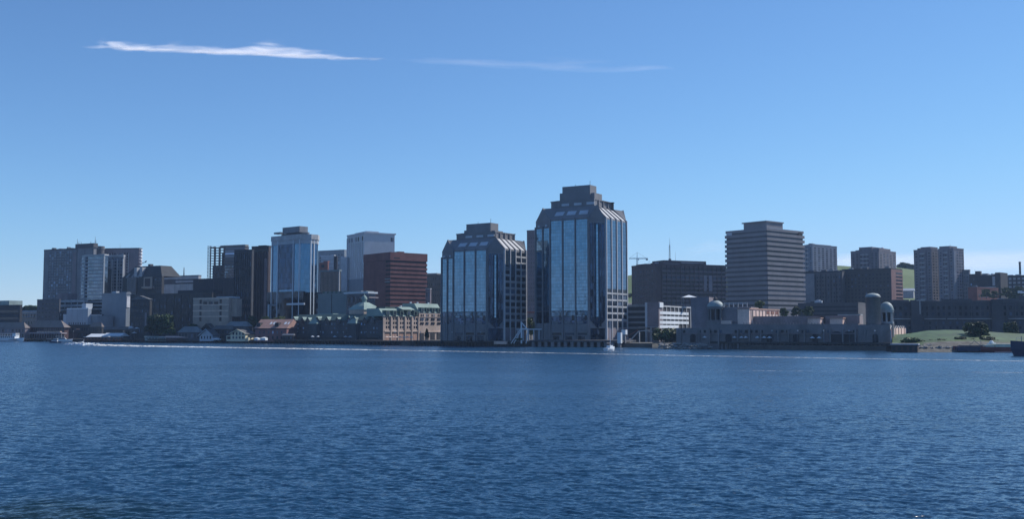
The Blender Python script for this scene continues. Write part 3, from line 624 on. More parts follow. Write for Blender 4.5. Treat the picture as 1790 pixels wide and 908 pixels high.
m = MB(); m.box(-W * .9, -W * .72, 2, 6, b.z(404), b.z(401)); m.build('rooftop_unit', STEEL, b.root); b.done()
# ---------------------------------------------------------------- buildings, middle
b = Bld('office_tower', 'flat blue-grey office slab behind the white ribbed tower', 'tower', 556, 602, 607, 437.5, 1000, 30)
b.body(BLUEG); b.parapet(BLUEG, .5); b.grid('A', 1, b.W1 - 1, b.z(510), b.H - 3, 8, 14, .4, .4, WINL); b.done()
b = Bld('office_block', 'pale blank slab right beside the white ribbed tower', 'building', 561, 584, 587, 446.5, 960, 30)
b.body(wall('cool_panel', (.38, .44, .5))); b.parapet(OFFW, .3); b.bands('A', .5, b.W1 - .5, b.z(510), b.H - 2, 8, .12, BLUEG, 'seam', .06); b.add('A', 'dark_corner', DARK, b.W1 - .2, b.W1 + 3.5, b.z(510), b.z(448), -1, .1); b.done()
b = Bld('roof_house', 'small red brown plant room with a square opening', 'building', 558, 573, 575, 459, 930, 30)
b.body(BRICK); b.add('A', 'opening', DARK, b.W1 * .25, b.W1 * .6, b.z(468), b.z(463), -.1, .1); b.box('cap', BRICK, -b.W1 * .6, -1, 1, 4, b.H, b.H + 1.4); b.done()
b = Bld('striped_office', 'tan office with thin vertical stripes beside the white ribbed tower', 'building', 560, 593, 596, 473, 860, 28)
b.body(DARK); b.ribs('A', .3, b.W1 - .3, 15, .5, b.z(515), b.H - 1, .4, TAN, 'rib'); b.box('cap', GREENG, -b.W1 - .5, .5, -.6, b.W2 + .5, b.H - 1.0, b.H + .6); b.ribs('A', 0, b.W1, 2, .9, -3, b.H - 1, .55, CONC_L, 'corner_pier'); b.done()
b = Bld('slab_wing', 'narrow pale grey slab against the tall white tower', 'building', 596, 607, 609, 450, 925, 30)
b.body(wall('cool_panel', (.38, .44, .5))); b.parapet(OFFW, .3); b.ribs('A', .5, b.W1 - .5, 3, .2, -2, b.H - 1, .15, OFFW, 'rib'); b.done()
b = Bld('white_tower', 'tall pale tower with ribbed left face and blank right face', 'tower', 607, 637, 690, 407.5, 900, 58)
PW = wall('pale_precast', (.50, .53, .58), var=.08)
b.body(PW); zb = b.z(487)
b.ribs('A', .5, b.W1 - .5, 9, .7, zb, b.z(412), .6, wall('bright_precast', (.6, .63, .67), var=.06), 'rib'); b.grid('A', .8, b.W1 - .8, b.z(421), b.z(412), 5, 1, .6, .85, WIN, 'vent'); b.grid('A', .8, b.W1 - .8, zb, b.z(423), 8, 17, .4, .4, WINL)
b.add('A', 'base_panel', BLUEG, 0, b.W1, -3, zb, -.1, .3)
b.grid('B', b.W2 * .86, b.W2 * .97, b.z(421), b.z(413), 2, 1, .7, .9, WIN, 'vent'); b.box('cap', PW, -b.W1 - .4, .4, -.4, b.W2 + 1.2, b.H - .4, b.H + .8)
hvac(b, -b.W1 * .7, -2, b.W2 * .1, b.W2 * .5, 2.0, PW); b.done()
b = Bld('red_brick_tower', 'red-brown brick office block with dark horizontal window bands', 'tower', 637, 683, 745.5, 441, 790, 50)
b.body(wall('dark_recess', (.05, .035, .035))); n = 14; z0 = b.z(560)
dz = (b.z(456) - z0) / n
BR2 = wall('maroon_brick', (.17, .078, .076))
for k in range(n): b.box('spandrel', BR2, -b.W1 - .5, .5, -.5, b.W2 + .5, z0 + dz * k, z0 + dz * (k + .62))
b.box('attic', BR2, -b.W1 - .6, .6, -.6, b.W2 + .6, b.z(455), b.H); b.box('base', BR2, -b.W1 - .6, .6, -.6, b.W2 + .6, -6, z0 - .1)
b.on('A', 'brick_skin', BR2, .0, b.W1 - 6, z0, b.z(455.5), .5, .62); b.on('B', 'vent', DARK, 2.5, 8, b.z(452), b.z(450), .4, .66)
b.on('A', 'louvre', CONC, b.W1 - 7, b.W1 + .3, b.z(489), b.z(487), .4, .8); b.on('A', 'louvre', CONC, b.W1 - 7, b.W1 + .3, b.z(494), b.z(492), .4, .8)
hvac(b, -b.W1 * .8, -b.W1 * .5, b.W2 * .2, b.W2 * .5, 1.0, BRICK); hvac(b, -b.W1 * .3, -b.W1 * .1, b.W2 * .3, b.W2 * .45, 1.2, BRICK); b.done()
b = Bld('annex', 'small mauve annex at the right foot of the red-brown office block', 'building', 744, 752, 754, 506, 800, 30)
b.body(PURP); b.box('cap', CONC_L, -b.W1 - .2, .2, -.2, b.W2 + .2, b.H, b.H + .6); b.grid('A', .4, b.W1 - .4, 2, b.H - 1, 2, 5, .4, .5); b.done()
b = Bld('stone_block', 'dim brown block between red-brown office and left twin tower', 'building', 744, 776, 782, 481, 960, 30)
b.body(STONE); b.parapet(STONE, .5); b.grid('A', 1, b.W1 - 1, 2, b.H - 1, 8, 8, .45, .4); b.box('penthouse', CONC, -b.W1 + 1, -b.W1 + 12, 1, 8, b.H, b.H + 2); b.done()
b = Bld('green_panel_hall', 'low grey-green hall of two broad blank panels', 'building', 556, 640, 648, 513.5, 715, 28)
b.body(GREENG); b.parapet(GREENG, .4); b.ribs('A', b.sA(580), b.sA(580), 1, .5, -2, b.H, .2, DARK, 'joint'); b.grid('A', b.sA(562), b.sA(606), b.H + .5, b.H + 2.0, 6, 1, .5, 1., COPPER_D, 'roof_vent', -.1); b.box('attic', GREENG, -b.W1 + 2, -2, 3, 12, b.H, b.H + 2.0); b.done()
b = Bld('pavilion', 'dark glass building under a broad pale flat roof', 'building', 606, 643, 656, 511.5, 700, 34)
b.body(GL_K, name='glazing'); b.box('roof', OFFW, -b.W1 - 1.5, 1.5, -1.5, b.W2 + 1, b.H - .8, b.H + .4); b.box('terrace', PURP, -b.W1 * .3, 3, -2, b.W2, b.H - 4, b.H - 3); b.grid('A', 1, b.W1 - 1, 0, b.H - 2, 7, 5, .6, .6); b.box('rooftop_unit', CONC, -b.W1 * .6, -b.W1 * .4, 2, 4, b.H + .4, b.H + 1.3); b.done()

# ---------------------------------------------------------------- the waterfront hotel
YH = 652
b = Bld('waterfront_hotel', 'stepped hotel with green copper mansard roof and sunlit right wing', 'hotel', 506, 670, 772, 548, YH, 38, bz=QUAY)
W, D = b.W1, b.W2; zr = b.z(553)
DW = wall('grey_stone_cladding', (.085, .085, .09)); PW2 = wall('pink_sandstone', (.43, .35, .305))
sx = lambda px: -W + b.sA(px)
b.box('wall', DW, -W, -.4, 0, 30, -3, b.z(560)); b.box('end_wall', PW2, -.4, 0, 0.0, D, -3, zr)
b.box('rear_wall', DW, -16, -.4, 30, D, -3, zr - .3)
# front mansard: sloping roof with gabled dormers
m = MB(); z0, z1 = b.z(560), b.z(548.5); m.prism([(-W - .3, -.4), (-16, -.4), (-16, 18), (-W - .3, 18)], z0, z1, [(-W + 3, 5), (-16, 5), (-16, 12), (-W + 3, 12)]); m.build('mansard_roof', COPPER_D, b.root)
for i, px in enumerate((516, 531, 541, 557, 574, 592, 612, 622, 640, 652)):
    x = sx(px); zt = b.z(553 + (i % 3)); m = MB()
    m.wedge([(x - 1.9, z0 - 2.5), (x + 1.9, z0 - 2.5), (x + 1.9, zt - 1.6), (x, zt), (x - 1.9, zt - 1.6)], 'y', -1.0, 4.0); d = m.build('dormer', DW, b.root)
    MB().poly([(x + 2.3, -1.4, zt - 2.1), (x + 2.3, 4, zt - 2.1), (x, 4, zt + .25), (x, -1.4, zt + .25)]).poly([(x - 2.3, -1.4, zt - 2.1), (x, -1.4, zt + .25), (x, 4, zt + .25), (x - 2.3, 4, zt - 2.1)]).build('dormer_roof', COPPER, d)
    MB().box(x - .9, x + .9, -1.1, -.9, z0 - 2, zt - 2).build('dormer_window', WIN, d)
# projecting front gable bays
for px in (553, 621):
    x = sx(px); b.box('bay', DW, x - 4, x + 4, -3.0, 0, -3, b.z(566)); m = MB(); zb_ = b.z(566)
    m.poly([(x - 4.4, -3.4, zb_), (x + 4.4, -3.4, zb_), (x, 0, zb_ + 5)]).poly([(x + 4.4, -3.4, zb_), (x + 4.4, .5, zb_), (x, .5, zb_ + 5), (x, 0, zb_ + 5)]).poly([(x - 4.4, .5, zb_), (x - 4.4, -3.4, zb_), (x, 0, zb_ + 5), (x, .5, zb_ + 5)]); m.build('bay_roof', COPPER, b.root)
b.grid('A', 2, b.sA(662), 4, b.z(563), 30, 3, .42, .5, WINL); b.bands('A', 1, b.sA(664), b.z(592), b.z(588), 1, .25, CONC_D, 'canopy', 1.5)
# upper block, left of centre, with the pale roof edge
b.box('upper_storey', DW, sx(545), sx(570), 6, 16, z1 - 3, b.z(549)); b.box('roof_edge', COPPER, sx(545) - .5, sx(570) + .5, 5.5, 16.5, b.z(549), b.z(547))
# cupola
cx, cy = sx(613), 12.0
b.box('cupola_base', PW2, cx - 7, cx + 7, cy - 7, cy + 7, z1 - 3, b.z(541)); m = MB()
zc0, zc1, zc2 = b.z(541), b.z(531), b.z(525)
k = 7.6; m.prism([(cx - k, cy - k), (cx + k, cy - k), (cx + k, cy + k), (cx - k, cy + k)], zc0, (zc0 + zc1) / 2 + .8, [(cx - 5.4, cy - 5.4), (cx + 5.4, cy - 5.4), (cx + 5.4, cy + 5.4), (cx - 5.4, cy + 5.4)])
m.prism([(cx - 5.4, cy - 5.4), (cx + 5.4, cy - 5.4), (cx + 5.4, cy + 5.4), (cx - 5.4, cy + 5.4)], (zc0 + zc1) / 2 + .8, zc1 + 1.4, [(cx - 2, cy - 2), (cx + 2, cy - 2), (cx + 2, cy + 2), (cx - 2, cy + 2)])
cr = m.build('cupola_roof', COPPER, b.root)
MB().lathe(cx, cy, [(1.5, zc1 + .8), (1.5, zc1 + 3.2), (2.0, zc1 + 3.2), (1.9, zc1 + 4.2), (1.2, zc1 + 5.4), (.25, zc1 + 6.2), (.12, zc1 + 8), (0, zc1 + 8)], 10).build('lantern', COPPER, cr)
# sunlit right wing: six bays, mansard with slanting dormers
by = lambda px: b.sB(px)
zR0, zR1 = zr, b.z(539.5)
def mans(y0, y1, z0, z1, name):
    m = MB(); m.v += [(.5, y0, z0), (.5, y1, z0), (-4.2, y1, z1), (-4.2, y0, z1), (-15, y0, z1), (-15, y1, z1), (-15, y0, z0), (-15, y1, z0)]
    m.f += [(0, 1, 2, 3), (3, 2, 5, 4), (4, 5, 7, 6), (0, 3, 4, 6), (1, 7, 5, 2), (0, 6, 7, 1)]; return m.build(name, COPPER, b.root)
ya, yb, yc = by(670), by(726), by(732)
mans(ya, yb, zR0, zR1, 'mansard_roof'); 
zq0, zq1 = b.z(546), b.z(529)
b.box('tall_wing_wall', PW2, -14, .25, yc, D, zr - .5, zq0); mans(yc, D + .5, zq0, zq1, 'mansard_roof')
mans(by(703), yb - .5, zR1 - .6, b.z(536), 'upper_roof')
def dorm(px, wpx, z0, z1):
    y = by(px); y2 = by(px + wpx); m = MB(); m.v += [(.75, y, z0 + .6), (.75, y2, z0 + .6), (.75, y2, z1 - 1.2), (.75, y, z1 - 1.2), (-5, y, z0 + .6), (-5, y2, z0 + .6), (-5, y2, z1 - 1.2), (-5, y, z1 - 1.2)]
    m.f += [(0, 1, 2, 3), (3, 2, 6, 7), (0, 3, 7, 4), (1, 5, 6, 2)]; d = m.build('dormer', COPPER_D, b.root)
    MB().box(.7, .82, y + (y2 - y) * .25, y + (y2 - y) * .75, z0 + 1.0, z1 - 1.8).build('dormer_window', WIN, d)
for px in (674, 686, 698, 710, 722): dorm(px, 6.5, zR0, zR1)
for px in (735, 744, 754, 764): dorm(px, 5.5, zq0, zq1 - 1.5)
bays = [(671.5, 683), (684, 695.5), (696.5, 707.5), (708.5, 719.5), (720.5, 731)]
for (p0, p1) in bays:
    y0, y1 = by(p0), by(p1)
    for k, py in enumerate((557.5, 565, 572.5)):
        for q in (.28, .62): b.add('B', 'window', WIN, y0 + (y1 - y0) * q, y0 + (y1 - y0) * (q + .2), b.z(py + 2.1), b.z(py - 2.1), -.2, .06)
    b.add('B', 'string_course', CREAM, y0 + .3, y1 - .3, b.z(580.5), b.z(578.8), -.2, .3)
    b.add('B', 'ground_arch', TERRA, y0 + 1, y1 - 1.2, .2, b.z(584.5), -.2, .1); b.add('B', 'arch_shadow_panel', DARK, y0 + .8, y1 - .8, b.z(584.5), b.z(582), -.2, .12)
    b.add('B', 'pilaster', PW2, y1 - .2, y1 + .7, -2, zr - .2, -.2, .5)
for (p0, p1) in ((733, 742), (743, 750), (752, 761), (763, 771)):
    y0, y1 = by(p0), by(p1)
    for k, py in enumerate((551, 558, 565.5)):
        for q in (.2, .58): b.add('B', 'window', WIN, y0 + (y1 - y0) * q, y0 + (y1 - y0) * (q + .24), b.z(py + 2.1), b.z(py - 2.1), -.2, .32)
    b.add('B', 'ground_arch', DARK, y0 + .6, y1 - .6, .2, b.z(583), -.2, .3)
b.add('B', 'string_course', CREAM, by(748), D, b.z(581.5), b.z(580), -.2, .5)
for px in (716, 733, 745, 764): b.box('roof_vent', OFFW, -9, -8, by(px), by(px) + 1, b.z(537), b.z(533 if px < 730 else 526))
b.box('rear_block', COPPER_D, -14, -5.5, by(684), by(727), zR1 - 2, b.z(536.5)); b.done()

# ---------------------------------------------------------------- twin mirror-glass towers
GL_M = glass('mid_mirror_glass', (.075, .125, .19), fh=1.9, fw=1.0, rnd=.8, tilt=.05)
def twin(label, Y, yaw, pS, H, W_A, k, W_B, u, v, z1, z2, z3, zpent, strips_l, low, grid_from, zbase, rset):
    """octagonal shaft; local front corner (the chamfer's missing corner) at the origin"""
    c = at(pS, 600, Y); phi = R(yaw)
    t = thing('mirror_glass_tower', label, 'tower', (c.x, c.y, QUAY), -phi, 'twin octagonal mirror glass towers')
    CT = wall('warm_precast', (.235, .22, .22), var=.12); CTL = wall('pale_precast_fin', (.60, .56, .54), var=.08)
    X0 = -k - W_A - u; D = 2 * k + W_B
    P = [(-k - W_A - u, v), (-k - W_A, 0), (-k, 0), (0, k), (0, k + W_B), (-k, D), (-k - W_A, D), (X0, D - v)]
    def prt(m, n, mat, par=None): return m.build(n, mat, par or t)
    prt(MB().prism(P, zbase, z1), 'shaft', CT)
    ins = z2 - z1; i0 = ins * 1.15
    Q = [(-k - W_A - u * .45, v * .4 + i0), (-k - W_A, i0), (-k * .9 - i0 * .35, i0), (-i0, k * .9 + i0 * .35), (-i0, k + W_B - 1), (-k, D - i0), (-k - W_A, D - i0), (X0 + i0, D - v - 1)]
    # sloping setback roofs on the main sides, gabled corner walls between them
    mid = lambda a, b_: ((a[0] + b_[0]) / 2, (a[1] + b_[1]) / 2)
    m = MB(); zz = z1 + .01
    for a, b_ in ((1, 2), (3, 4), (5, 6)): m.poly([(*P[a], zz), (*P[b_], zz), (*Q[b_], z2), (*Q[a], z2)])
    m.poly([(*P[7], zz), (*P[0], zz), (*Q[0], z2), (*Q[7], z2)])
    gz = z1 + ins * .92
    for a in (0, 2, 4, 6):
        b_ = (a + 1) % 8; g = (*mid(P[a], P[b_]), gz)
        m.poly([(*P[a], zz), g, (*Q[b_], z2), (*Q[a], z2)][:3]); m.poly([g, (*P[b_], zz), (*Q[b_], z2)]); m.poly([(*P[a], zz), g, (*Q[a], z2)]); m.poly([g, (*Q[b_], z2), (*Q[a], z2)])
    prt(m, 'setback_roof', CT)
    for a in (0, 2, 4, 6):
        b_ = (a + 1) % 8; g = mid(P[a], P[b_]); nx, ny = (P[b_][1] - P[a][1]), -(P[b_][0] - P[a][0]); l = math.hypot(nx, ny); nx, ny = nx / l * .25, ny / l * .25
        mm = MB(); mm.v += [(P[a][0] + nx, P[a][1] + ny, z1 - .5), (P[b_][0] + nx, P[b_][1] + ny, z1 - .5), (g[0] + nx, g[1] + ny, gz + .4), (P[a][0] - nx * 2, P[a][1] - ny * 2, z1 - .5), (P[b_][0] - nx * 2, P[b_][1] - ny * 2, z1 - .5), (g[0] - nx * 2, g[1] - ny * 2, gz + .4)]
        mm.f += [(0, 1, 2), (5, 4, 3), (0, 2, 5, 3), (1, 4, 5, 2), (0, 3, 4, 1)]; prt(mm, 'gable', CT)
    prt(MB().prism(Q, z2 - .3, z3), 'upper_storey', CT)
    cx, cy = (X0) / 2, D / 2
    shr = lambda s: [(cx + (x - cx) * s, cy + (y - cy) * s) for x, y in Q]
    prt(MB().prism(shr(1.02), z3, z3 + .6), 'roof_slab', CT)
    ps = .62; xp = X0 * .16 - W_A * .17; prt(MB().box(xp - W_A * .74, xp, D * .24, D * .24 + 8, z3, zpent), 'penthouse', CT); prt(MB().box(xp - W_A * .83, xp - W_A * .74, D * .26, D * .5, z3, zpent - 3.6), 'penthouse_step', CT); prt(MB().box(xp + .02, xp + 2.2, D * .27, D * .5, z3, zpent - 4.6), 'penthouse_step', CT)
    for (fx, h) in ((.4, 2.4), (W_A * .4, 1.0)): prt(MB().tube((xp - fx, D * .26, zpent), (xp - fx, D * .26, zpent + h), .12), 'antenna', STEEL)
    # upper storey windows: pale louvre strips
    nA = 3
    for i in range(nA):
        a = -k * .6 - i0 * .3 - W_A + (W_A) * (i + .18) / nA + .8; prt(MB().box(a, a + W_A * .6 / nA, i0 - .12, i0 + .3, z2 + (z3 - z2) * .25, z2 + (z3 - z2) * .62), 'louvre', OFFW)
    # roof skylights on slope, facing front and right
    def sky_(pA, pB, qA, qB, f0, f1, g0=.12, g1=.8, mat=GL):
        pt = lambda f, g: Vector((*pA, z1)).lerp(Vector((*pB, z1)), f).lerp(Vector((*qA, z2)).lerp(Vector((*qB, z2)), f), g)
        q = [pt(f0, g0), pt(f1, g0), pt(f1, g1), pt(f0, g1)]; nrm = (q[1] - q[0]).cross(q[3] - q[0]).normalized() * .18
        m = MB(); m.v += [tuple(x - nrm) for x in q] + [tuple(x + nrm) for x in q]; m.f += [(3, 2, 1, 0), (4, 5, 6, 7), (0, 1, 5, 4), (1, 2, 6, 5), (2, 3, 7, 6), (3, 0, 4, 7)]
        return prt(m, 'skylight', mat)
    for i in range(3): sky_(P[1], P[2], Q[1], Q[2], (i + .15) / 3, (i + .85) / 3, .3, .62, OFFW)
    for i in range(4): sky_(P[3], P[4], Q[3], Q[4], (i + .12) / 4, (i + .82) / 4, .04, .92, CTL)
    for i in range(5):
        pA, pB, qA, qB = P[3], P[4], Q[3], Q[4]; f = i / 4; a = Vector((*pA, z1)).lerp(Vector((*pB, z1)), f); q = Vector((*qA, z2)).lerp(Vector((*qB, z2)), f)
        prt(MB().tube(a + Vector((.2, 0, .2)), q + Vector((.2, 0, .2)), .5, .5, 4), 'roof_fin', CT); prt(MB().box(q.x - .5, q.x + .6, q.y - .4, q.y + .4, z2, z3 + .3), 'roof_fin', CT)
    # glass strips on front face
    gb, gt = low, z1 - 1.0; n = 3; wA = W_A / n
    for i in range(n):
        a = -k - W_A + wA * i + .32; prt(MB().box(a, a + wA - .64, -.22, .3, gb, gt), 'curtain_wall', GL)
    for i in range(n + 1):
        a = -k - W_A + wA * i; prt(MB().box(a - .3, a + .3, -.8, .3, zbase, z1 + .4), 'fin', CT)
    # lower front: darker glazing storeys and openings
    for i in range(n):
        a = -k - W_A + wA * i + .6
        prt(MB().box(a, a + wA - 1.2, -.16, .3, gb - 3.3, gb - .25), 'lower_glazing', GL_M); prt(MB().box(a, a + wA - 1.2, -.13, .3, 10.4, gb - 3.6), 'lower_glazing', GL_D)
        prt(MB().box(a + wA * .62, a + wA * .8, -.24, .3, 12.4, 15.2), 'window', WIN); prt(MB().box(a + wA * .05, a + wA * .5, -.22, .3, 10.6, 12.2), 'pale_panel', CONC); prt(MB().box(a + .6, a + wA - 1.8, -.18, .3, 4.2, 5.4), 'window', WIN)
        for q in (.08, .5): prt(MB().box(a + wA * q, a + wA * (q + .22), -.15, .3, 6.4, 9.0), 'pale_panel', CONC)
        prt(MB().box(a + wA * .1, a + wA * .62, -.14, .3, 0, 3.6), 'entrance_glazing', GL_K)
    # left chamfer: two strips topping out lower
    ax, ay = P[0]; bx, by_ = P[1]; dl = math.hypot(bx - ax, by_ - ay); dx, dy = (bx - ax) / dl, (by_ - ay) / dl; nx, ny = dy, -dx
    def panel(f0, f1, z0, za, d0, d1, name, mat):
        m = MB(); q = [(ax + dx * dl * f + nx * d, ay + dy * dl * f + ny * d) for f, d in ((f0, d1), (f1, d1), (f1, d0), (f0, d0))]
        m.prism(q, z0, za); return prt(m, name, mat)
    for (f0, f1) in ((.06, .46), (.54, .94)):
        panel(f0, f1, gb, z1 - 4.8, -.3, .22, 'curtain_wall', GL); panel(f0, f1, gb - 7, gb - .4, -.3, .18, 'lower_glazing', GL_D)
    for f in (.0, .5, 1.0): panel(f - .03, f + .03, zbase, z1 - 3.5, -.3, .7, 'fin', CT)
    for f in (.25, .75): panel(f - .07, f + .07, 0, 11, -.3, .2, 'pale_panel', CONC); 
    for f in (.25, .75):
        cx_, cy_ = ax + dx * dl * f + nx * .3, ay + dy * dl * f + ny * .3; prt(MB().lathe(cx_, cy_, [(0, z1 - 3.9), (.7, z1 - 3.9), (.7, z1 - 2.7), (0, z1 - 2.7)], 10), 'porthole', OFFW)
    # right front chamfer with a pointed dark bay
    ax, ay = P[2]; bx, by_ = P[3]; dl = math.hypot(bx - ax, by_ - ay); dx, dy = (bx - ax) / dl, (by_ - ay) / dl; nx, ny = dy, -dx
    m = MB(); q2 = lambda f, d: (ax + dx * dl * f + nx * d, ay + dy * dl * f + ny * d)
    zt, zl, zp = z1 - 3.0, gb - 5.5, gb - 10
    front = [(*q2(.09, .2), zt), (*q2(.09, .2), zl), (*q2(.5, .2), zp), (*q2(.91, .2), zl), (*q2(.91, .2), zt)]; backp = [(*q2(.09, -.3), zt), (*q2(.09, -.3), zl), (*q2(.5, -.3), zp), (*q2(.91, -.3), zl), (*q2(.91, -.3), zt)]
    m.poly(front); m.poly(backp[::-1])
    for i in range(5): j = (i + 1) % 5; m.poly([front[j], front[i], backp[i], backp[j]])
    prt(m, 'pointed_bay', GL_D); m = MB(); m.prism([q2(.36, .3), q2(.5, 1.8), q2(.62, .3)], gb - 3.5, zt - .8); m.prism([q2(.36, .3), q2(.4, .9), q2(.44, .3)], gb - 3.5, zt); prt(m, 'bay_glazing', GL)
    panel(.25, .27, gb - 4, zt, -.3, .45, 'mullion', CT); panel(.73, .75, gb - 4, zt, -.3, .45, 'mullion', CT)
    panel(.1, .9, 1, 8, -.3, .18, 'lower_glazing', GL_D); panel(.62, .72, 9, 13, -.3, .22, 'window', WIN)
    # right face: four strips between pale fins
    wB = W_B / 4
    for i in range(4):
        y = k + wB * i; g0 = grid_from[i]
        if g0 < z1 - 2: prt(MB().box(-.3, .2, y + .5, y + wB - .5, max(g0, 6), z1 - .8), 'curtain_wall', GL)
        zfl = []
        z = 12.5
        while z < g0 - 1.5:
            prt(MB().box(-.3, .16, y + .5, y + wB - .5, z + .9, z + 2.9), 'window', WIN)
            prt(MB().box(-.3, .5, y + .5, y + wB - .5, z - .25, z + .75), 'balcony', CONC_L); z += 3.75
        prt(MB().box(-.3, .16, y + .8, y + wB - .8, 8.5, 11.4), 'window', WIN)
        prt(MB().box(-.3, .3, y + .5, y + wB - .5, 0, 7.6), 'base_panel', PURP)
    for i in range(5):
        y = k + wB * i; prt(MB().box(-.3, .65, y - .3, y + .3, zbase, z1 + .5), 'fin', CTL)
    return t, X0, D, P
def solve_twin(Y, yaw, px0, px1, px2, px3, px4, zref, ratio):
    phi = R(yaw); ex = Vector((math.cos(phi), -math.sin(phi), 0)); ey = Vector((math.sin(phi), math.cos(phi), 0)); vz = (zref - CAMH) * math.sin(TH)
    proj = lambda p: CX + F * p.x / (p.y * math.cos(TH) + vz)
    def root(f, a, b):
        fa = f(a)
        for _ in range(60):
            m_ = (a + b) / 2; fm = f(m_)
            if (fm > 0) == (fa > 0): a, fa = m_, fm
            else: b = m_
        return (a + b) / 2
    def org(k): # origin x so that P2 lands on px2
        xo = root(lambda x: proj(Vector((x, Y, 0)) + ex * -k) - px2, -600, 600); return Vector((xo, Y, 0))
    k = root(lambda k_: proj(org(k_) + ey * k_) - px3, .5, 40); o = org(k)
    WA = root(lambda w_: proj(o + ex * (-k - w_)) - px1, 1, 120); WB = root(lambda w_: proj(o + ey * (k + w_)) - px4, 1, 200)
    v = root(lambda v_: proj(o + ex * (-k - WA - v_ * ratio) + ey * v_) - px0, .5, 120)
    return proj(o), k, WA, WB, v * ratio, v
def zy(py, Y): return at(CX, py, Y).z - QUAY
YT = 574
s = solve_twin(YT, 32, 937.5, 963, 1029.5, 1060, 1096, 45, 3.0)
t2, X2, D2, P2_ = twin('taller right twin tower of blue mirror glass at the water', YT, 32, s[0], 0, s[2], s[1], s[3], s[4], s[5], zy(379, YT), zy(357.5, YT + 6), zy(347, YT + 8), zy(325.5, YT + 20), None, zy(543, YT), [zy(504, YT)] * 4, -2.0, None)
YT1 = 592
s1_ = solve_twin(YT1, 34, 772.5, 793, 851, 881.5, 919, 40, 3.0)
t1, X1, D1, P1_ = twin('shorter left twin tower of blue mirror glass at the water', YT1, 34, s1_[0], 0, s1_[2], s1_[1], s1_[3], s1_[4], s1_[5], zy(434, YT1), zy(414.5, YT1 + 6), zy(405.5, YT1 + 8), zy(391.5, YT1 + 20), None, zy(545, YT1), [zy(465, YT1), zy(484, YT1), zy(434, YT1), zy(434, YT1)], -2.0, None)
print('TWIN', s, s1_)
b = Bld('slim_tower', 'slim plain mauve tower showing between the twin glass towers', 'tower', 921, 945, 950, 403, 760, 26)
b.body(PURP); b.parapet(PURP, .5); b.ribs('A', .5, b.W1 - .5, 6, .25, -2, b.H - 1, .12, PURP, 'rib'); b.grid('A', .8, b.W1 - .8, 2, b.H - 4, 5, 22, .16, .3, WIN); b.add('A', 'red_awning', REDP, 0, b.W1 * .8, b.z(547), b.z(545.5), -.1, 1.2); b.done()

# ---------------------------------------------------------------- buildings, right part
b = Bld('office_slab', 'wide dark brown office slab with long window bands and roof mast', 'building', 1104, 1147, 1270, 462, 800, 66)
W, D, H = b.W1, b.W2, b.H
b.body(BROWN); b.parapet(BROWN, .6); n = 9; z0 = b.z(535); dz = (b.z(468) - z0) / n
for k in range(n):
    b.on('B', 'window_band', WIN, 6, D, z0 + dz * k + dz * .5, z0 + dz * (k + 1), -.2, .06); b.on('B', 'spandrel', wall('brown_spandrel', (.16, .13, .135)), 5, D, z0 + dz * k, z0 + dz * (k + .5), -.2, .45)
b.ribs('B', 5, D - 1, 15, .45, z0, b.z(464), .6, BROWN, 'pier'); b.grid('A', W * .1, W * .9, z0, b.z(470), 7, 9, .35, .45)
pz = b.z(454.5); b.box('penthouse', BROWN, -W * .5, -1.5, D * .12, D * .72, H - .2, pz); b.box('roof_edge', CONC_L, -1.5, -1.2, D * .14, D * .34, b.z(461.5), b.z(460)); b.box('roof_edge', CONC_L, -1.6, -1.2, D * .36, D * .68, b.z(458.5), b.z(457.2))
for f in (.68, .76): b.ribs('B', D * f, D * f, 1, 3.2, b.z(508), b.z(480), .52, wall('pale_stair_panel', (.27, .25, .27)), 'stair_panel')
m = MB(); mx, my = -W * .3, D * .30
for dx, dy in ((-.6, -.6), (.6, -.6), (0, .7)): m.tube((mx + dx, my + dy, pz), (mx + dx * .4, my + dy * .4, pz + 13), .12)
for k in range(8): m.tube((mx - .6 * (1 - k * .07), my - .6, pz + k * 1.6), (mx + .6 * (1 - k * .07), my - .6, pz + k * 1.6 + 1.6), .09)
m.tube((mx, my, pz + 12.5), (mx, my, pz + 18.5), .16, .07); m.lathe(mx, my, [(0, pz), (1.3, pz), (1.1, pz + 2), (0, pz + 2)], 8); m.build('lattice_mast', STEEL, b.root); b.mast(-W * .3, D * .38, pz, pz + 8, .09)
b.box('wing', BROWN, -W * .9, -W * .5, 2, 14, H - .2, H + 1.4); b.done()

# tower crane, far
p = at(1114, 468, 1250); t = thing('tower_crane', 'thin pale blue tower crane standing far behind the brown slab', 'crane', (p.x, p.y, p.z - 12))
CR = wall('blue_crane_paint', (.16, .26, .36), rough=.5); m = MB(); zt = at(1114, 453, 1250).z - p.z + 12
for dx, dy in ((-.7, -.7), (.7, -.7), (.7, .7), (-.7, .7)): m.tube((dx, dy, 0), (dx, dy, zt), .2)
for k in range(int(zt / 1.6)): m.tube((-.7, -.7, k * 1.6), (.7, -.7, k * 1.6 + 1.6), .13)
m.build('mast', CR, t); m = MB()
for dz_, dy in ((0, -.6), (0, .6), (1.3, 0)): m.tube((-10, dy, zt + dz_), (13, dy, zt + dz_), .17)
for k in range(15): m.tube((-10 + k * 1.5, -.6, zt), (-9.3 + k * 1.5, 0, zt + 1.3), .1); m.tube((-9.3 + k * 1.5, 0, zt + 1.3), (-8.5 + k * 1.5, -.6, zt), .1)
m.build('jib', CR, t); MB().tube((-.2, 0, zt), (0, 0, zt + 8), .4, .2).tube((0, 0, zt + 8), (-9, 0, zt + 1.2), .1).tube((0, 0, zt + 8), (11, 0, zt + 1.2), .1).build('apex', CR, t)
MB().box(10.5, 13, -.8, .8, zt - 1.6, zt + .4).build('counterweight', STEEL, t); MB().box(.8, 2.2, -1.5, -.4, zt - 1.5, zt + .2).build('cab', OFFW, t)

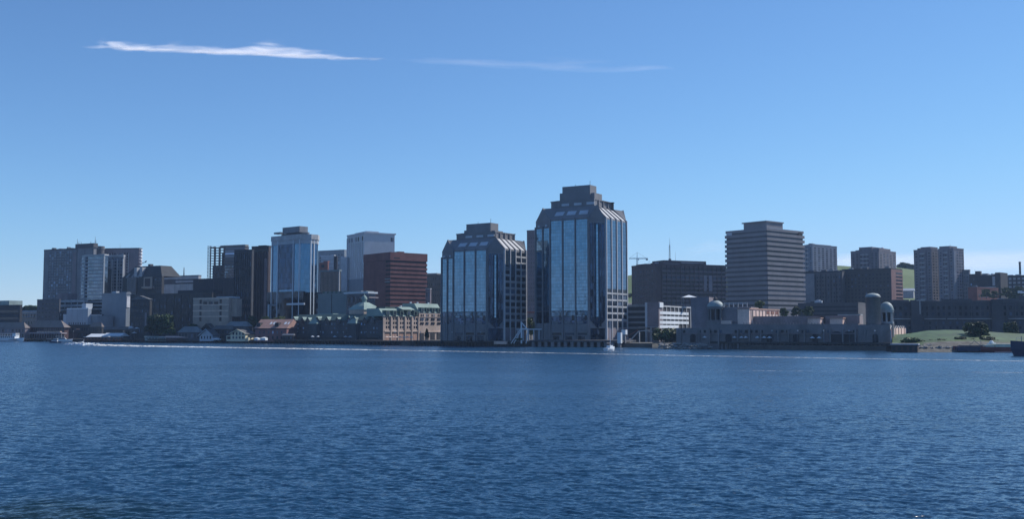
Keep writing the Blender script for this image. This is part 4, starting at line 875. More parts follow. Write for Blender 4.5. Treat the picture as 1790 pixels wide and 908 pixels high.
# parking structure with a stair tower
b = Bld('parking_garage', 'open banded waterfront garage with white sunlit right side', 'building', 1092, 1150.5, 1207, 533, 595, 27, bz=QUAY)
W, D, H = b.W1, b.W2, b.H; b.body(DARK, z1=H - 1.2)
sl_ = b.sA(1130)
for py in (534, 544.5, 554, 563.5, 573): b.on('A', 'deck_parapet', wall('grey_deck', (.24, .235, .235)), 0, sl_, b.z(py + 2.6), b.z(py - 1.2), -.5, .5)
b.box('stair_tower', PURP, -W + sl_, .6, -.9, 6, -2, b.z(528.5)); b.box('stair_cap', WHITE, .3, 1.2, -.5, 5.8, b.z(538), b.z(529.2)); b.box('stair_cap', OFFW, -W + sl_ - .5, -W + sl_ + .8, -1.2, .3, -2, b.z(529.2))
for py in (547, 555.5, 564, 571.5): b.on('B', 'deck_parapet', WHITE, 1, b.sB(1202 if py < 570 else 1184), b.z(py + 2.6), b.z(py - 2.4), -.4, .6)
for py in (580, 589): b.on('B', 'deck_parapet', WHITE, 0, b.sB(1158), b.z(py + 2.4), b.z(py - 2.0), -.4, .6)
for i in range(8): y = b.sB(1156.5 + i * 7); b.box('column', CONC_L, .1, .5, y, y + 1.0, 0, b.z(535))
b.box('roof_beam', CONC_L, -.2, .6, .5, D, H - 1.2, H - .3); b.box('end_box', WHITE, -5, .7, b.sB(1206), b.sB(1214), H - 1.8, H + .2)
b.box('walkway', CONC_L, -W + sl_ - 4, 1.0, -3, -1, b.z(573), b.z(572)); b.box('walkway', CONC_L, -W + sl_ + 2, 2.0, -3, -1, b.z(581.5), b.z(580.2))
for px in (1131, 1139): b.box('walkway_post', CONC_L, -W + b.sA(px), -W + b.sA(px) + .6, -2.6, -2, -2, b.z(573)); 
b.done()
p = at(1204, 520.5, 640); t = thing('roof_canopy', 'white tent-like canopy standing above the banded garage', 'canopy', (p.x, p.y, p.z))
MB().prism([(-4.4, -4.4), (4.4, -4.4), (4.4, 4.4), (-4.4, 4.4)], 0, 1.5, [(-.2, -.2), (.2, -.2), (.2, .2), (-.2, .2)]).build('canopy_roof', WHITE, t)
m = MB()
for dx in (-4, 4):
    for dy in (-4, 4): m.tube((dx, dy, -16), (dx, dy, .1), .15)
m.build('legs', STEEL, t)

# big banded tower on the right
b = Bld('banded_office_tower', 'big square office tower of grey bands above the casino', 'tower', 1270, 1340, 1403, 398.5, 690, 50)
W, D, H = b.W1, b.W2, b.H; b.body(wall('bronze_recess', (.06, .055, .06)), z1=H - .3)
BAND = wall('ribbed_precast', (.29, .26, .26), var=.12); n = 16; z0 = b.z(541); dz = (b.z(403) - z0) / n
for k in range(n): b.box('spandrel', BAND, -W - .9, .9, -.9, D + .9, z0 + dz * k, z0 + dz * (k + .58))
for k in range(n): b.on('B', 'window_band', WIN, .2, D - .2, z0 + dz * (k + .58), z0 + dz * (k + 1), -.2, .06); b.on('A', 'window_band', wall('bronze_glass', (.10, .09, .10), rough=.3), .2, W - .2, z0 + dz * (k + .58), z0 + dz * (k + 1), -.2, .4)
b.box('attic', BAND, -W - .5, .5, -.5, D + .5, b.z(403), H); b.box('base', BAND, -W - .7, .7, -.7, D + .7, -6, z0 - .2)
b.box('penthouse', BAND, -W * .60, .2 - W * .04, D * .04, D * .48, H, b.z(386)); b.box('penthouse_cap', BAND, -W * .63, -W * .02, D * .02, D * .5, b.z(387.4), b.z(385.4)); b.box('roof_edge', OFFW, -.3, .55, D * .05, D * .4, H - .1, H + .25); b.on('B', 'louvre', DARK, D * .86, D * .95, H - 4.2, H - 1, .3, .6); b.on('A', 'louvre', OFFW, .8, 5, H - 4, H - 1.2, .3, .6); b.done()

# apartment towers behind
def aptower(label, pL, pS, pR, pT, Y, yaw, wm, steps=(), nA=6, nB=5, nz=18, zlo=540, extra=None):
    b = Bld('apartment_tower', label, 'tower', pL, pS, pR, pT, Y, yaw); b.body(wm); b.parapet(wm, .5)
    b.grid('A', .8, b.W1 - .8, b.z(zlo), b.H - 2, nA, nz, .5, .45); b.grid('B', .8, b.W2 - .8, b.z(zlo), b.H - 2, nB, nz, .5, .45, None, 'side_window')
    b.ribs('A', b.W1 * .32, b.W1 * .68, 2, 1.0, b.z(zlo), b.H - .5, .8, wm, 'pier')
    for k in range(12): z = b.H - 4 - k * 4.2; b.add('A', 'balcony', CONC_L, b.W1 * .36, b.W1 * .64, z, z + 1.0, -.1, 1.3)
    for (f0, f1, g0, g1, py) in steps: b.box('penthouse', wm, -b.W1 * (1 - f0), -b.W1 * (1 - f1), b.W2 * g0, b.W2 * g1, b.H - .2, b.z(py))
    if extra: extra(b)
    b.done(); return b
MAUV = wall('mauve_render', (.20, .175, .185)); GREYR = wall('grey_render', (.27, .275, .30))
aptower('grey apartment tower peeking right behind the big banded tower', 1402, 1420, 1463, 428.5, 990, 52, GREYR, ((.2, .9, .1, .8, 426.5),), nA=4, nB=6, zlo=500)
aptower('stepped apartment tower with a pale dome-like roof vent', 1487, 1536, 1566, 438, 1000, 44, MAUV, ((.24, .7, .1, .6, 430.5), (.75, .99, .05, .7, 433.5)), nA=7, nB=5, zlo=490, extra=lambda b: MB().lathe(-2.5, b.W2 * .35, [(0, b.z(433)), (1.9, b.z(433)), (1.3, b.z(431.5)), (0, b.z(431))], 10).build('roof_vent', WHITE, b.root))
aptower('left of two joined brown apartment towers on the hill', 1597, 1628, 1644, 436.5, 940, 50, MAUV, ((.4, .95, .0, .8, 431.5),), nA=5, nB=3, zlo=530)
aptower('right of two joined apartment towers with a paler corner', 1640, 1666, 1684.5, 434.5, 925, 52, wall('rose_grey_render', (.245, .215, .225)), ((.0, .7, .1, .8, 429.5),), nA=5, nB=4, zlo=530, extra=lambda b: (b.on('B', 'pale_corner', GREYR, 0, 3.2, -4, b.H - 2, -.1, .5), b.mast(-b.W1 * .4, b.W2 * .3, b.H + 2, b.H + 4.6)))
b = Bld('dark_block', 'dark blocky building low beside the big banded tower', 'building', 1404, 1472, 1478, 475, 860, 34)
b.body(CONC_D); b.parapet(DARK, .5); b.box('pale_wing', CONC, -b.W1 - .3, -b.W1 + b.sA(1424), -1.4, 14, -6, b.H - 1); b.grid('A', b.sA(1426), b.W1 - 1, 0, b.H - 3, 9, 9, .38, .5); b.ribs('A', b.sA(1426), b.W1 - 1, 6, .6, -3, b.H - 2, .5, DARK, 'pier'); b.box('rooftop_unit', STEEL, -8, -4, 3, 7, b.H, b.H + 1.4); b.done()
b = Bld('dark_block', 'broad dark block with brick-red right end below stepped tower', 'building', 1466, 1557, 1577, 470, 840, 44)
b.body(STONE); b.parapet(STONE, .5); b.grid('A', 1, b.W1 - 1, 0, b.H - 3, 14, 10, .45, .45); b.on('B', 'end_wall', wall('dusty_brick', (.25, .15, .14)), 0, b.W2, -5, b.H - .5, -.1, .3); b.bands('B', b.W2 * .4, b.W2 * .95, 0, b.H - 2, 11, .4, WIN, 'end_window', .38); b.box('upper_block', STONE, -b.W1 * .98, -b.W1 * .62, 4, 16, b.H - .2, b.z(467)); b.done()
b = Bld('slab_house', 'low pale building on the slope right of the joined towers', 'building', 1683, 1694, 1696, 472.5, 930, 40)
b.body(CONC); b.parapet(CONC_D, .4); b.grid('A', .5, b.W1 - .5, 0, b.H - 1, 3, 9, .4, .4); b.done()
b = Bld('old_school', 'dark old block with chimney stack and pale window rows', 'building', 1694, 1714, 1718, 480, 900, 38)
b.body(STONE); b.parapet(STONE, .5); b.grid('A', .5, b.W1 - .5, 0, b.H - 2, 4, 6, .5, .4, WINL); b.box('chimney', STONE, -b.W1 * .55, -b.W1 * .1, 3, 8, b.H - .2, b.z(474)); b.mast(-b.W1 * .55, 3, b.z(474), b.z(470)); b.done()
b = Bld('dark_block', 'dark flat block with slanted roof edge on the right slope', 'building', 1710, 1741, 1753, 481.5, 890, 44)
b.body(DARK); b.parapet(DARK, .4); b.box('slanted_wing', STONE, -.5, 4, -1, b.W2, -6, b.z(477)); b.on('A', 'pale_panel', CONC_L, b.W1 - 3.0, b.W1 - .8, b.H - 9, b.H - 1, -.1, .3); b.add('A', 'ledge', CONC_L, -6, b.W1, b.z(503), b.z(501.5), -.1, 1.0); b.grid('A', 1, b.W1 - 4, 0, b.H - 8, 5, 4, .4, .4); b.done()
b = Bld('hospital_block', 'long pale framed block with window rows by the chimney', 'building', 1752, 1800, 1806, 482, 920, 30)
b.body(STONE); b.parapet(STONE, .5)
for k in range(5): b.grid('A', 1, b.W1, b.H - 4.2 - k * 3.6, b.H - 1.2 - k * 3.6, 6, 1, .6, .62, CONC_L, 'window_bay', .4)
b.done()
b = Bld('brick_hall', 'low red brick hall on the slope above the long dark shed', 'building', 1692, 1708, 1745, 503, 860, 52)
b.body(wall('rust_brick', (.20, .085, .075))); b.parapet(BRICK, .4); b.grid('B', 1, b.W2 - 1, 1, b.H - 3, 8, 2, .4, .4); b.done()
p = at(1783.5, 487, 935); t = thing('chimney_stack', 'tall thin dark chimney at the far right', 'chimney', (p.x, p.y, p.z - 20)); h = at(1783.5, 458, 935).z - p.z + 20
MB().lathe(0, 0, [(1.15, 0), (.85, h), (.7, h), (.7, h - .5)], 14).build('shaft', CONC_D, t); MB().lathe(0, 0, [(.95, h - 1.2), (1.1, h - 1.0), (1.1, h - .3), (.95, h - .1)], 14).build('rim', DARK, t)

# long dark shed on the right
b = Bld('drill_shed', 'long dark two-storey shed with a pale ledge behind the grass bank', 'building', 1553, 1960, 1960, 526, 560, 14, bz=3.0, back=24)
b.body(wall('dark_blue_cladding', (.085, .085, .095))); b.parapet(CONC_D, .4)
W = b.W1
for (p0, p1) in ((1556, 1598), (1615, 1652), (1655, 1672), (1674, 1735), (1762, 1800), (1802, 1900)): b.add('A', 'ledge', CONC_L, b.sA(p0), b.sA(p1), b.z(558.0), b.z(556.6), -.1, .9)
b.grid('A', 2, W - 2, b.z(554), b.z(532), 40, 2, .45, .55, WIN); b.grid('A', 2, W - 2, b.z(578), b.z(560), 32, 2, .3, .5, WIN, 'lower_window')
for px in (1601, 1742, 1820): b.box('stair_bay', wall('dark_blue_cladding', (.085, .085, .095)), -W + b.sA(px) - 3, -W + b.sA(px) + 3, -2.4, 1, -2, b.H + 1.0)
b.ribs('A', 3, W - 3, 26, .5, -2, b.H - 1, .3, CONC_D, 'pilaster'); b.box('roof_deck', CONC_L, -W + b.sA(1575), -W + b.sA(1640), .8, 6, b.H, b.H + .5)
for px in (1606,): b.box('lamp_mast', CONC_L, -W + b.sA(px), -W + b.sA(px) + .5, -2.8, -2.3, b.H - 7, b.H + .5); b.box('lamp_mast', CONC_L, -W + b.sA(px) - 1.5, -W + b.sA(px) + 3, -2.8, -2.3, b.H + .5, b.H + 1)
for (p0, p1, pt) in ((1562, 1590, 523.5), (1618, 1638, 524.5), (1664, 1700, 522.8), (1712, 1730, 525), (1750, 1790, 523)): b.box('roof_block', CONC_D, -W + b.sA(p0), -W + b.sA(p1), 2.5, 14, b.H - .1, b.H + .4 + (526 - pt) * .36)
b.done()

# low terraces and roofs between the tower foot and the domes
b = Bld('terrace_block', 'low grey block of long dark slots below the dark hillside blocks', 'building', 1395, 1500, 1515, 530, 640, 30)
b.body(CONC_D); b.bands('A', 4, b.W1 - 1, b.z(562), b.z(533), 4, .42, DARK); b.parapet(CONC_D, .4); b.box('pale_roof', CONC_L, -b.W1 + b.sA(1466), 2, -3.5, 3, b.z(552), b.z(550)); b.box('rooftop_unit', OFFW, -b.W1 + b.sA(1388), -b.W1 + b.sA(1398), -3, 0, b.z(541), b.z(538.5)); b.done()

# ---------------------------------------------------------------- domed waterfront casino
YC = 505
b = Bld('casino', 'long domed waterfront hall with terraces and arches at the water', 'hall', 1182, 1556, 1587, 575, 473, 24, bz=3.3)
b.root.name = 'domed_hall'
W, D, H = b.W1, b.W2, b.H
KW = wall('grey_buff_render', (.23, .205, .20)); KM = wall('mauve_wall', (.27, .215, .21))
S_ = lambda px: -W + b.sA(px); ZA = lambda px, py: at(px, py, (b.c + b.ex * S_(px)).y).z - b.base
hA = lambda px, py: ZA(px, py)
def seg(name, mat, p0, p1, y0, y1, pyt, pym=None, z0=-4): 
    pm = pym or (p0 + p1) / 2; return b.box(name, mat, S_(p0), S_(p1), y0, y1, z0, hA(pm, pyt))
seg('wall', KW, 1182, 1240, 0, 26, 574); seg('wall', KW, 1240, 1440, .6, 26, 567); seg('wall', KM, 1440, 1500, .2, 26, 567); seg('wall', KW, 1500, 1556, -.3, 26, 568)
seg('upper_wall', PURP, 1204, 1236, 5, 22, 519.5); seg('upper_wall', KM, 1258, 1310, 5, 24, 537); seg('upper_wall', KM, 1300, 1440, 8, 26, 553); seg('upper_wall', KM, 1430, 1500, 8, 26, 552)
# pergola on the roof
m = MB()
for px in range(1262, 1310, 8): z = hA(px, 537); m.box(S_(px), S_(px) + .35, 5.2, 5.6, z, z + 2.2)
z = hA(1285, 530.5); m.box(S_(1260), S_(1300), 5.0, 5.4, z - .1, z + .25); m.build('pergola', CONC_L, b.root)
# sunlit pavilions: walls turned to the light
def pav(px0, px1, pyt, pyb, yw, nw, mat=PINK, ang=16):
    zt, zb_ = hA(px0, pyt), hA(px0, pyb); x0 = S_(px0); ln = None
    # plan turned so that one long wall faces the sun
    a = R(ang); px_, py_ = x0, 3.0
    g = b.c + b.ex * x0 + b.ey * 3.0; wall_dir = (b.ex * math.sin(a) * 0 + b.ex * math.cos(R(90 - ang)) + b.ey * math.sin(R(90 - ang)))
    k = (px1 - CX) / F; vz = (zt + b.base - CAMH) * math.sin(TH); L_ = (k * (g.y * math.cos(TH) + vz) - g.x) / (wall_dir.x - k * wall_dir.y * math.cos(TH))
    dx, dy = math.cos(R(90 - ang)), math.sin(R(90 - ang)); nx, ny = dy, -dx; th = 6.0
    q = [(x0, 3.0), (x0 + dx * L_, 3.0 + dy * L_), (x0 + dx * L_ - nx * th, 3.0 + dy * L_ - ny * th), (x0 - nx * th, 3.0 - ny * th)]
    o = MB().prism(q, -4, zt).build('pavilion_wall', mat, b.root)
    q2 = [(x0 - dx * .3 + nx * .3, 3 - dy * .3 + ny * .3), (x0 + dx * (L_ + .3) + nx * .3, 3 + dy * (L_ + .3) + ny * .3), (q[2][0] + dx * .3, q[2][1] + dy * .3), (q[3][0] - dx * .3, q[3][1] - dy * .3)]
    MB().prism(q2, zt, zt + .55).build('pavilion_cornice', TERRA, b.root)
    for i in range(nw):
        f = L_ * (i + 1) / (nw + .35); w_ = .28
        qq = [(x0 + dx * (f - w_) + nx * .25, 3 + dy * (f - w_) + ny * .25), (x0 + dx * (f + w_) + nx * .25, 3 + dy * (f + w_) + ny * .25), (x0 + dx * (f + w_) - nx * .1, 3 + dy * (f + w_) - ny * .1), (x0 + dx * (f - w_) - nx * .1, 3 + dy * (f - w_) - ny * .1)]
        MB().prism(qq, zb_ - 1, zt - .3).build('pilaster', TERRA if nw < 7 or i > 4 else TAN, b.root)
    if nw > 6:
        for i in range(3):
            f0, f1 = L_ * (.56 + i * .15), L_ * (.66 + i * .15); qq = [(x0 + dx * f + nx * d, 3 + dy * f + ny * d) for f, d in ((f0, .15), (f1, .15), (f1, -.1), (f0, -.1))]
            MB().prism(qq, zt - 2.0, zt - .5).build('window', BRICK, b.root)
pav(1308, 1362, 541, 555, 6, 9, ang=10); pav(1432.5, 1444, 557.5, 571, 6, 1, ang=10); pav(1472, 1492, 557.5, 571, 6, 3, ang=10)
# right sunlit end wall with tall panels
yB = lambda px: b.sB(px)
b.on('B', 'end_wall', BRICK, 0, D, -2, H - .4, -.3, .2)
for i in range(5): f0 = yB(1559.5 + i * 5.0); f1 = yB(1563.2 + i * 5.0); b.on('B', 'tall_panel', PINK, f0, f1, b.z(591), b.z(574), -.2, .5); b.on('B', 'arch_window', DARK, f0, f1, b.z(598), b.z(592), -.2, .35)
m = MB()
for i in range(9): y = D * i / 9; m.tube((.1, y, H), (.1, y + D / 18, H + 1.4), .15); m.tube((.1, y + D / 18, H + 1.4), (.1, y + D / 9, H), .15)
m.build('roof_crest', CONC_L, b.root)
# arches and pilasters at quay level
for px, wd in ((1211, 3), (1273, 3.2), (1345, 3.2), (1391, 3), (1424, 3), (1462, 7.8), (1484, 7.8), (1530, 3)):
    r_ = wd * .42; zc = hA(px, 592 if wd > 5 else 589); m = MB(); prof = [(S_(px) - r_, 0.0)] + [(S_(px) - r_ * math.cos(R(a)), zc + r_ * math.sin(R(a))) for a in range(0, 181, 20)] + [(S_(px) + r_, 0.0)]
    m.wedge(prof, 'y', -.35, -.05 + .7); m.build('arch', wall('dark_arch', (.04, .04, .045)), b.root)
for px in (1190, 1222, 1240, 1256, 1290, 1310, 1330, 1360, 1378, 1406, 1440, 1451, 1473, 1495, 1512, 1548): b.box('pilaster', KW, S_(px) - .35, S_(px) + .35, -.75, .8, -3, hA(px, 576))
for px in range(1196, 1550, 9):
    if all(abs(px - q) > 7 for q in (1211, 1273, 1345, 1391, 1424, 1462, 1484, 1530, 1472)): b.add('A', 'window', WIN, S_(px) + W - .55, S_(px) + W + .55, hA(px, 582.4), hA(px, 577.6), -.9, .12 if px > 1500 else .05)
for (p0, p1) in ((1186, 1236), (1244, 1300), (1306, 1436), (1440, 1500)): b.box('string_course', KM, S_(p0), S_(p1), -.6, .9, hA((p0 + p1) / 2, 584.5), hA((p0 + p1) / 2, 583))
for i in range(26): px = 1300 + i * 5.4; b.box('terrace_post', KM, S_(px), S_(px) + .25, -.2, .1, hA(px, 567.5), hA(px, 564.5))
def domed(pxc, y, rad, zb0, zd, zt, body, cap, cols=8, open_=True):
    cx_ = S_(pxc)
    if open_:
        MB().lathe(cx_, y, [(0, zb0), (rad * 1.02, zb0), (rad * 1.02, zb0 + .8), (rad * .9, zb0 + .8), (rad * .9, zb0 + .9), (0, zb0 + .9)], 24).build('drum_base', body, b.root)
        MB().lathe(cx_, y, [(rad * .62, zb0 + .5), (rad * .62, zd)], 20).build('drum_core', WIN, b.root)
        for i in range(cols): a = 2 * math.pi * (i + .3) / cols; MB().lathe(cx_ + rad * .84 * math.cos(a), y + rad * .84 * math.sin(a), [(.42, zb0 + .8), (.36, zd)], 8).build('column', body, b.root)
        MB().lathe(cx_, y, [(rad * .6, zd - .6), (rad, zd - .6), (rad, zd + .1), (rad * 1.08, zd + .3), (rad * 1.08, zd + .6), (0, zd + .6)], 28).build('entablature', body, b.root)
    else:
        MB().lathe(cx_, y, [(rad, zb0), (rad, zd), (rad * 1.05, zd), (rad * 1.05, zd + .6), (0, zd + .6)], 28).build('drum', body, b.root, True)
    pr = [(rad * 1.02 * math.cos(R(a)), zd + .6 + (zt - zd - .6) * math.sin(R(a))) for a in range(0, 91, 10)]
    MB().lathe(cx_, y, pr, 28).build('dome', cap, b.root, True); return cx_
CAP = wall('dome_copper', (.33, .37, .35), rough=.6, var=.15)
cx_ = domed(1247, 5.0, 4.0, hA(1247, 563), hA(1247, 538.5), hA(1247, 525), KW, CAP); zt = hA(1247, 525)
MB().lathe(cx_, 5.0, [(1.0, zt - .4), (1.0, zt + .7), (1.3, zt + .7), (.6, zt + 1.3), (.05, zt + 2.0)], 10).build('lantern', DARK, b.root)
MB().lathe(cx_, 5.0, [(4.9, hA(1247, 580)), (4.9, hA(1247, 563.2)), (0, hA(1247, 563.2))], 24).build('drum', KW, b.root)
MB().box(S_(1259), S_(1277), 1.5, 4.5, hA(1268, 567), hA(1268, 561)).build('sun_terrace', PINK, b.root)
domed(1526, 3.0, 3.3, -3, hA(1526, 521), hA(1526, 512.5), KW, CAP, open_=False)
domed(1547.5, 10.0, 3.1, hA(1547, 566), hA(1547, 544), hA(1547, 527.5), wall('pale_drum', (.42, .42, .43)), CAP, cols=7)
MB().lathe(S_(1547.5), 10.0, [(3.3, 0), (3.3, hA(1547, 566))], 20).build('drum', KW, b.root)
MB().tube((.4, -1.4, -2), (.4, -1.4, H * .9), .25).build('flag_pole', OFFW, b.root)
b.done()
# ---------------------------------------------------------------- low waterfront buildings
lowhouse('harbour_shed', 'long grey-roofed shed behind the ferry at the left edge', 'shed', -60, 44, 52, 574, 812, 30, PURP, SHING, 4.6, nA=18, rows=2, hip=5, back=24)
b = lowhouse('harbour_restaurant', 'two-storey wharf restaurant with a brown hipped roof and verandah', 'restaurant', 50, 113, 120, 573, 800, 30, wall('dim_red_boarding', (.12, .07, .07)), SHING, 5.6, hip=8, back=26, over=1.2)
b.grid('A', .4, b.W1 - .4, b.z(580), b.z(573.5), 16, 1, .55, .75); b.box('verandah_roof', wall('striped_awning', (.40, .34, .35)), -b.W1 - 4, 3, -5, 0, b.z(584), b.z(582)); 
for i in range(18): x = -b.W1 - 3.5 + i * (b.W1 + 6) / 17; b.box('verandah_post', CONC, x, x + .3, -4.8, -4.4, -1, b.z(584))
for i in range(9): x = -b.W1 * .62 + i * b.W1 * .6 / 8; b.box('parasol', CREAM, x, x + 1.8, -4.5, -3.0, b.z(581.4), b.z(579.8))
b.box('deck', TIMBER, -b.W1 - 6, 5, -7, 0, -3.5, .15); b.grid('A', .4, b.W1 - .4, .4, 2.8, 14, 1, .5, .8, WIN, 'lower_window'); b.done()
b = lowhouse('wharf_building', 'dark low wharf building with a small brown gable', 'building', 155, 236, 243, 577, 780, 30, STONE, SLATE, 2.4, hip=4, nA=20, back=16); b.done()
b = lowhouse('wharf_house', 'small brown-roofed house left of the dark wharf building', 'house', 158, 178, 181, 572, 776, 30, STONE, SHING, 3.4, hip=2, nA=5, rows=2); b.done()
b = lowhouse('wharf_pavilion', 'long low red-timbered pavilion under bright white roofs', 'pavilion', 147, 211, 214, 590.5, 757, 22, wall('red_boarding', (.20, .08, .055)), WHITE, 0, back=7)
b.root['label'] = 'long low red-timbered pavilion under bright white roofs'
MB().wedge([(-2.6, b.H + .35), (3, b.H + 2.6), (8.5, b.H + .4)], 'x', -b.W1 + 4, -b.W1 * .50).build('upper_roof', WHITE, b.root); MB().wedge([(-1.4, b.H + .9), (3.4, b.H + 3.2), (8.5, b.H + .9)], 'x', -b.W1 * .48, .8).build('end_roof', WHITE, b.root); b.grid('A', .5, b.W1 - .5, -.5, b.H - .3, 11, 1, .6, .7); b.done()
def umbrella(px, py, Y, r_, label):
    p = at(px, py, Y); t = thing('parasol', label, 'parasol', (p.x, p.y, QUAY), 0, 'white parasols on the wharf')
    h = p.z - QUAY; MB().tube((0, 0, -.3), (0, 0, h), .08).build('pole', STEEL, t); MB().lathe(0, 0, [(r_, h - .55), (0, h + .45), (0, h + .3), (r_, h - .65)], 8).build('canopy', WHITE, t)
for px, py, lab in ((229, 571.5, 'broad white parasol higher up behind the dark wharf building'), (229.5, 573.5, 'left parasol of the pair beside the dark wharf building'), (239.5, 573.5, 'right parasol of the pair beside the dark wharf building'), (235, 581.5, 'lowest white parasol near the water by the big tree')): umbrella(px, py, 765, 2.2, lab)
# awning, containers, houses
lowhouse('wharf_stall', 'long low stall with a faded pink and white awning', 'stall', 290, 336, 338, 591, 733, 20, wall('dim_red_boarding', (.12, .07, .07)), wall('pink_awning', (.62, .47, .45)), 1.2, back=5, nA=8, over=.8).done()
lowhouse('boat_shed', 'pale grey-green long crate shed below the big tree', 'shed', 253, 277, 279, 590.5, 745, 22, wall('sage_boarding', (.30, .34, .33)), wall('sage_roof', (.36, .4, .38)), 1.0, back=5, nA=4).done()
lowhouse('boat_shed', 'smaller grey shed between the tree and the pink awning', 'shed', 278.5, 290, 291.5, 590.5, 742, 22, wall('sage_boarding', (.30, .34, .33)), OFFW, .8, back=5, nA=3).done()
lowhouse('grey_house', 'grey house with a broad hipped roof behind the pink awning', 'house', 311, 350, 356, 581.5, 728, 28, CONC_D, wall('grey_shingle', (.23, .24, .245)), 4.2, hip=5, nA=7).done()
def gablehouse(label, pL, pR, pE, pR_top, Y, wm, rm, trim, yaw=20, n=0, name='gabled_house'):
    b = Bld(name, label, 'house', pL, pR, pR + 3, pE, Y, yaw, bz=QUAY); rise = b.z(pR_top) - b.H
    b.W2 = 12; b.body(wm, z0=-1); m = MB(); m.wedge([(-b.W1, b.H), (0, b.H), (-b.W1 / 2, b.H + rise - .3)], 'y', .05, b.W2 - .1); m.build('gable_wall', wm, b.root)
    m = MB(); o = .7; W = b.W1
    for s in (-1, 1):
        xe, xm = (-W - o, -W / 2) if s < 0 else (o, -W / 2); ze = b.H - rise * o / (W / 2)
        m.v += [(xe, -o, ze), (xm, -o, b.H + rise), (xm, b.W2 + o, b.H + rise), (xe, b.W2 + o, ze), (xe, -o, ze - .3), (xm, -o, b.H + rise - .3), (xm, b.W2 + o, b.H + rise - .3), (xe, b.W2 + o, ze - .3)]
        i = len(m.v) - 8; m.f += [tuple(i + q for q in f) for f in ((0,1,2,3),(7,6,5,4),(0,4,5,1),(1,5,6,2),(2,6,7,3),(3,7,4,0))]
    m.build('roof', rm, b.root)
    if trim:
        for s in (-1, 1):
            xe = -W - o if s < 0 else o; MB().tube((xe, -o - .1, b.H - rise * o / (W / 2)), (-W / 2, -o - .1, b.H + rise), .28, seg=4).build('bargeboard', trim, b.root)
    return b
b = gablehouse('white gabled wharf house under a steep dark gable', 349, 371.5, 586.5, 576, 722, OFFW, SLATE, OFFW); b.grid('A', .5, b.W1 - .5, 0, b.H, 4, 1, .45, .6); b.done()
b = gablehouse('dark steep gabled roof rising behind the white wharf house', 350, 373, 577, 565.5, 735, STONE, SLATE, None); b.grid('A', .5, b.W1 - .5, b.H - 4, b.H, 4, 1, .4, .6); b.done()
lowhouse('dark_store', 'dark waterfront store between the gabled houses', 'building', 372, 408, 413, 576, 724, 28, STONE, SLATE, 2.6, nA=9, rows=2, hip=2).done()
lowhouse('grey_roof_store', 'long grey slate roof behind the yellow house', 'building', 394, 433, 441, 571, 720, 28, CONC_D, wall('grey_shingle', (.23, .24, .245)), 3.4, nA=8, hip=3).done()
b = gablehouse('cream yellow clapboard house with two rows of dark windows', 403, 429, 583.5, 576.5, 708, YELLOW, SLATE, YELLOW, n=4, name='clapboard_house'); b.grid('A', 1.0, b.W1 - .6, b.z(587), b.z(580.5), 4, 1, .5, .75); b.grid('A', 1.0, b.W1 - .6, .6, b.z(588.2), 4, 1, .5, .8); b.box('side_wing', YELLOW, -b.W1 - 4, -b.W1, 1, 8, -1, b.z(587.5)); b.box('side_wing', YELLOW, 0, 1.8, 1, 8, -1, b.z(590.5)); b.fbox('A', -3.4, -.6, .5, 2.4, -1.2, -.9).build('window', WIN, b.root); b.done()
b = Bld('warehouse', 'red brick wharf warehouse with a broad pink roof and skylights', 'warehouse', 446, 501, 505, 574, 690, 18, bz=QUAY)
b.W2 = 20; b.body(wall('plum_brick', (.20, .11, .115)), z0=-1); zr2 = b.z(558.5) - b.H; PR = wall('pink_metal_roof', (.33, .21, .185)); W = b.W1
m = MB(); m.wedge([(-.8, b.H - .2), (8, b.H + zr2), (21, b.H - .2)], 'x', -W - .6, .6); m.build('roof', PR, b.root)
fr = lambda f: (-.8 + 8.8 * f, b.H - .2 + (zr2 + .2) * f)
for px in (450.5, 482.5):
    x = -W + b.sA(px); y, z = fr(.2); MB().box(x - 1.4, x + 1.4, y - .2, y + 5, z - .6, z + 2.6).build('dormer', DARK, b.root)
for px, wd in ((468, .6), (474, .9), (493.5, .8), (499, .5)):
    x = -W + b.sA(px); y, z = fr(.45); y2, z2_ = fr(.68); m = MB(); m.v += [(x - wd, y, z + .12), (x + wd, y, z + .12), (x + wd, y2, z2_ + .12), (x - wd, y2, z2_ + .12)] + [(x - wd, y, z - .1), (x + wd, y, z - .1), (x + wd, y2, z2_ - .1), (x - wd, y2, z2_ - .1)]
    m.f += [(0,1,2,3),(7,6,5,4),(0,4,5,1),(1,5,6,2),(2,6,7,3),(3,7,4,0)]; m.build('skylight', WHITE, b.root)
b.grid('A', 2, W - 2, b.z(586), b.z(577), 6, 1, .25, .5, WINL); b.grid('A', 2, W - 2, .5, 3, 6, 1, .35, .8, DARK, 'doorway'); b.bands('A', 0, W, b.z(576.6), b.z(574.6), 1, 1, DARK, 'eaves_gap'); b.done()
def tent(px, py, Y, wd, label):
    p = at(px, py, Y); t = thing('market_tent', label, 'tent', (p.x, p.y, QUAY), R(-18), 'white tents on the wharf'); h = p.z - QUAY
    MB().box(-wd, wd, -1.6, 1.6, .1, h * .72).build('side_curtain', WHITE, t); MB().prism([(-wd - .15, -1.8), (wd + .15, -1.8), (wd + .15, 1.8), (-wd - .15, 1.8)], h * .72, h, [(-.15, -.15), (.15, -.15), (.15, .15), (-.15, .15)]).build('tent_roof', WHITE, t)
tent(449.5, 590.5, 683, 1.4, 'white tent at the left corner of the pink-roofed warehouse'); tent(461.5, 589.8, 683, 1.9, 'larger white tent in front of the pink-roofed warehouse')
tent(378.5, 591.8, 712, 2.6, 'low pale tent between white gabled house and yellow house')
lowhouse('lean_to', 'dark lean-to with a pale ridge right of the pink warehouse', 'shed', 494, 512, 515, 587, 684, 22, STONE, CONC, 1.2, nA=4).done()
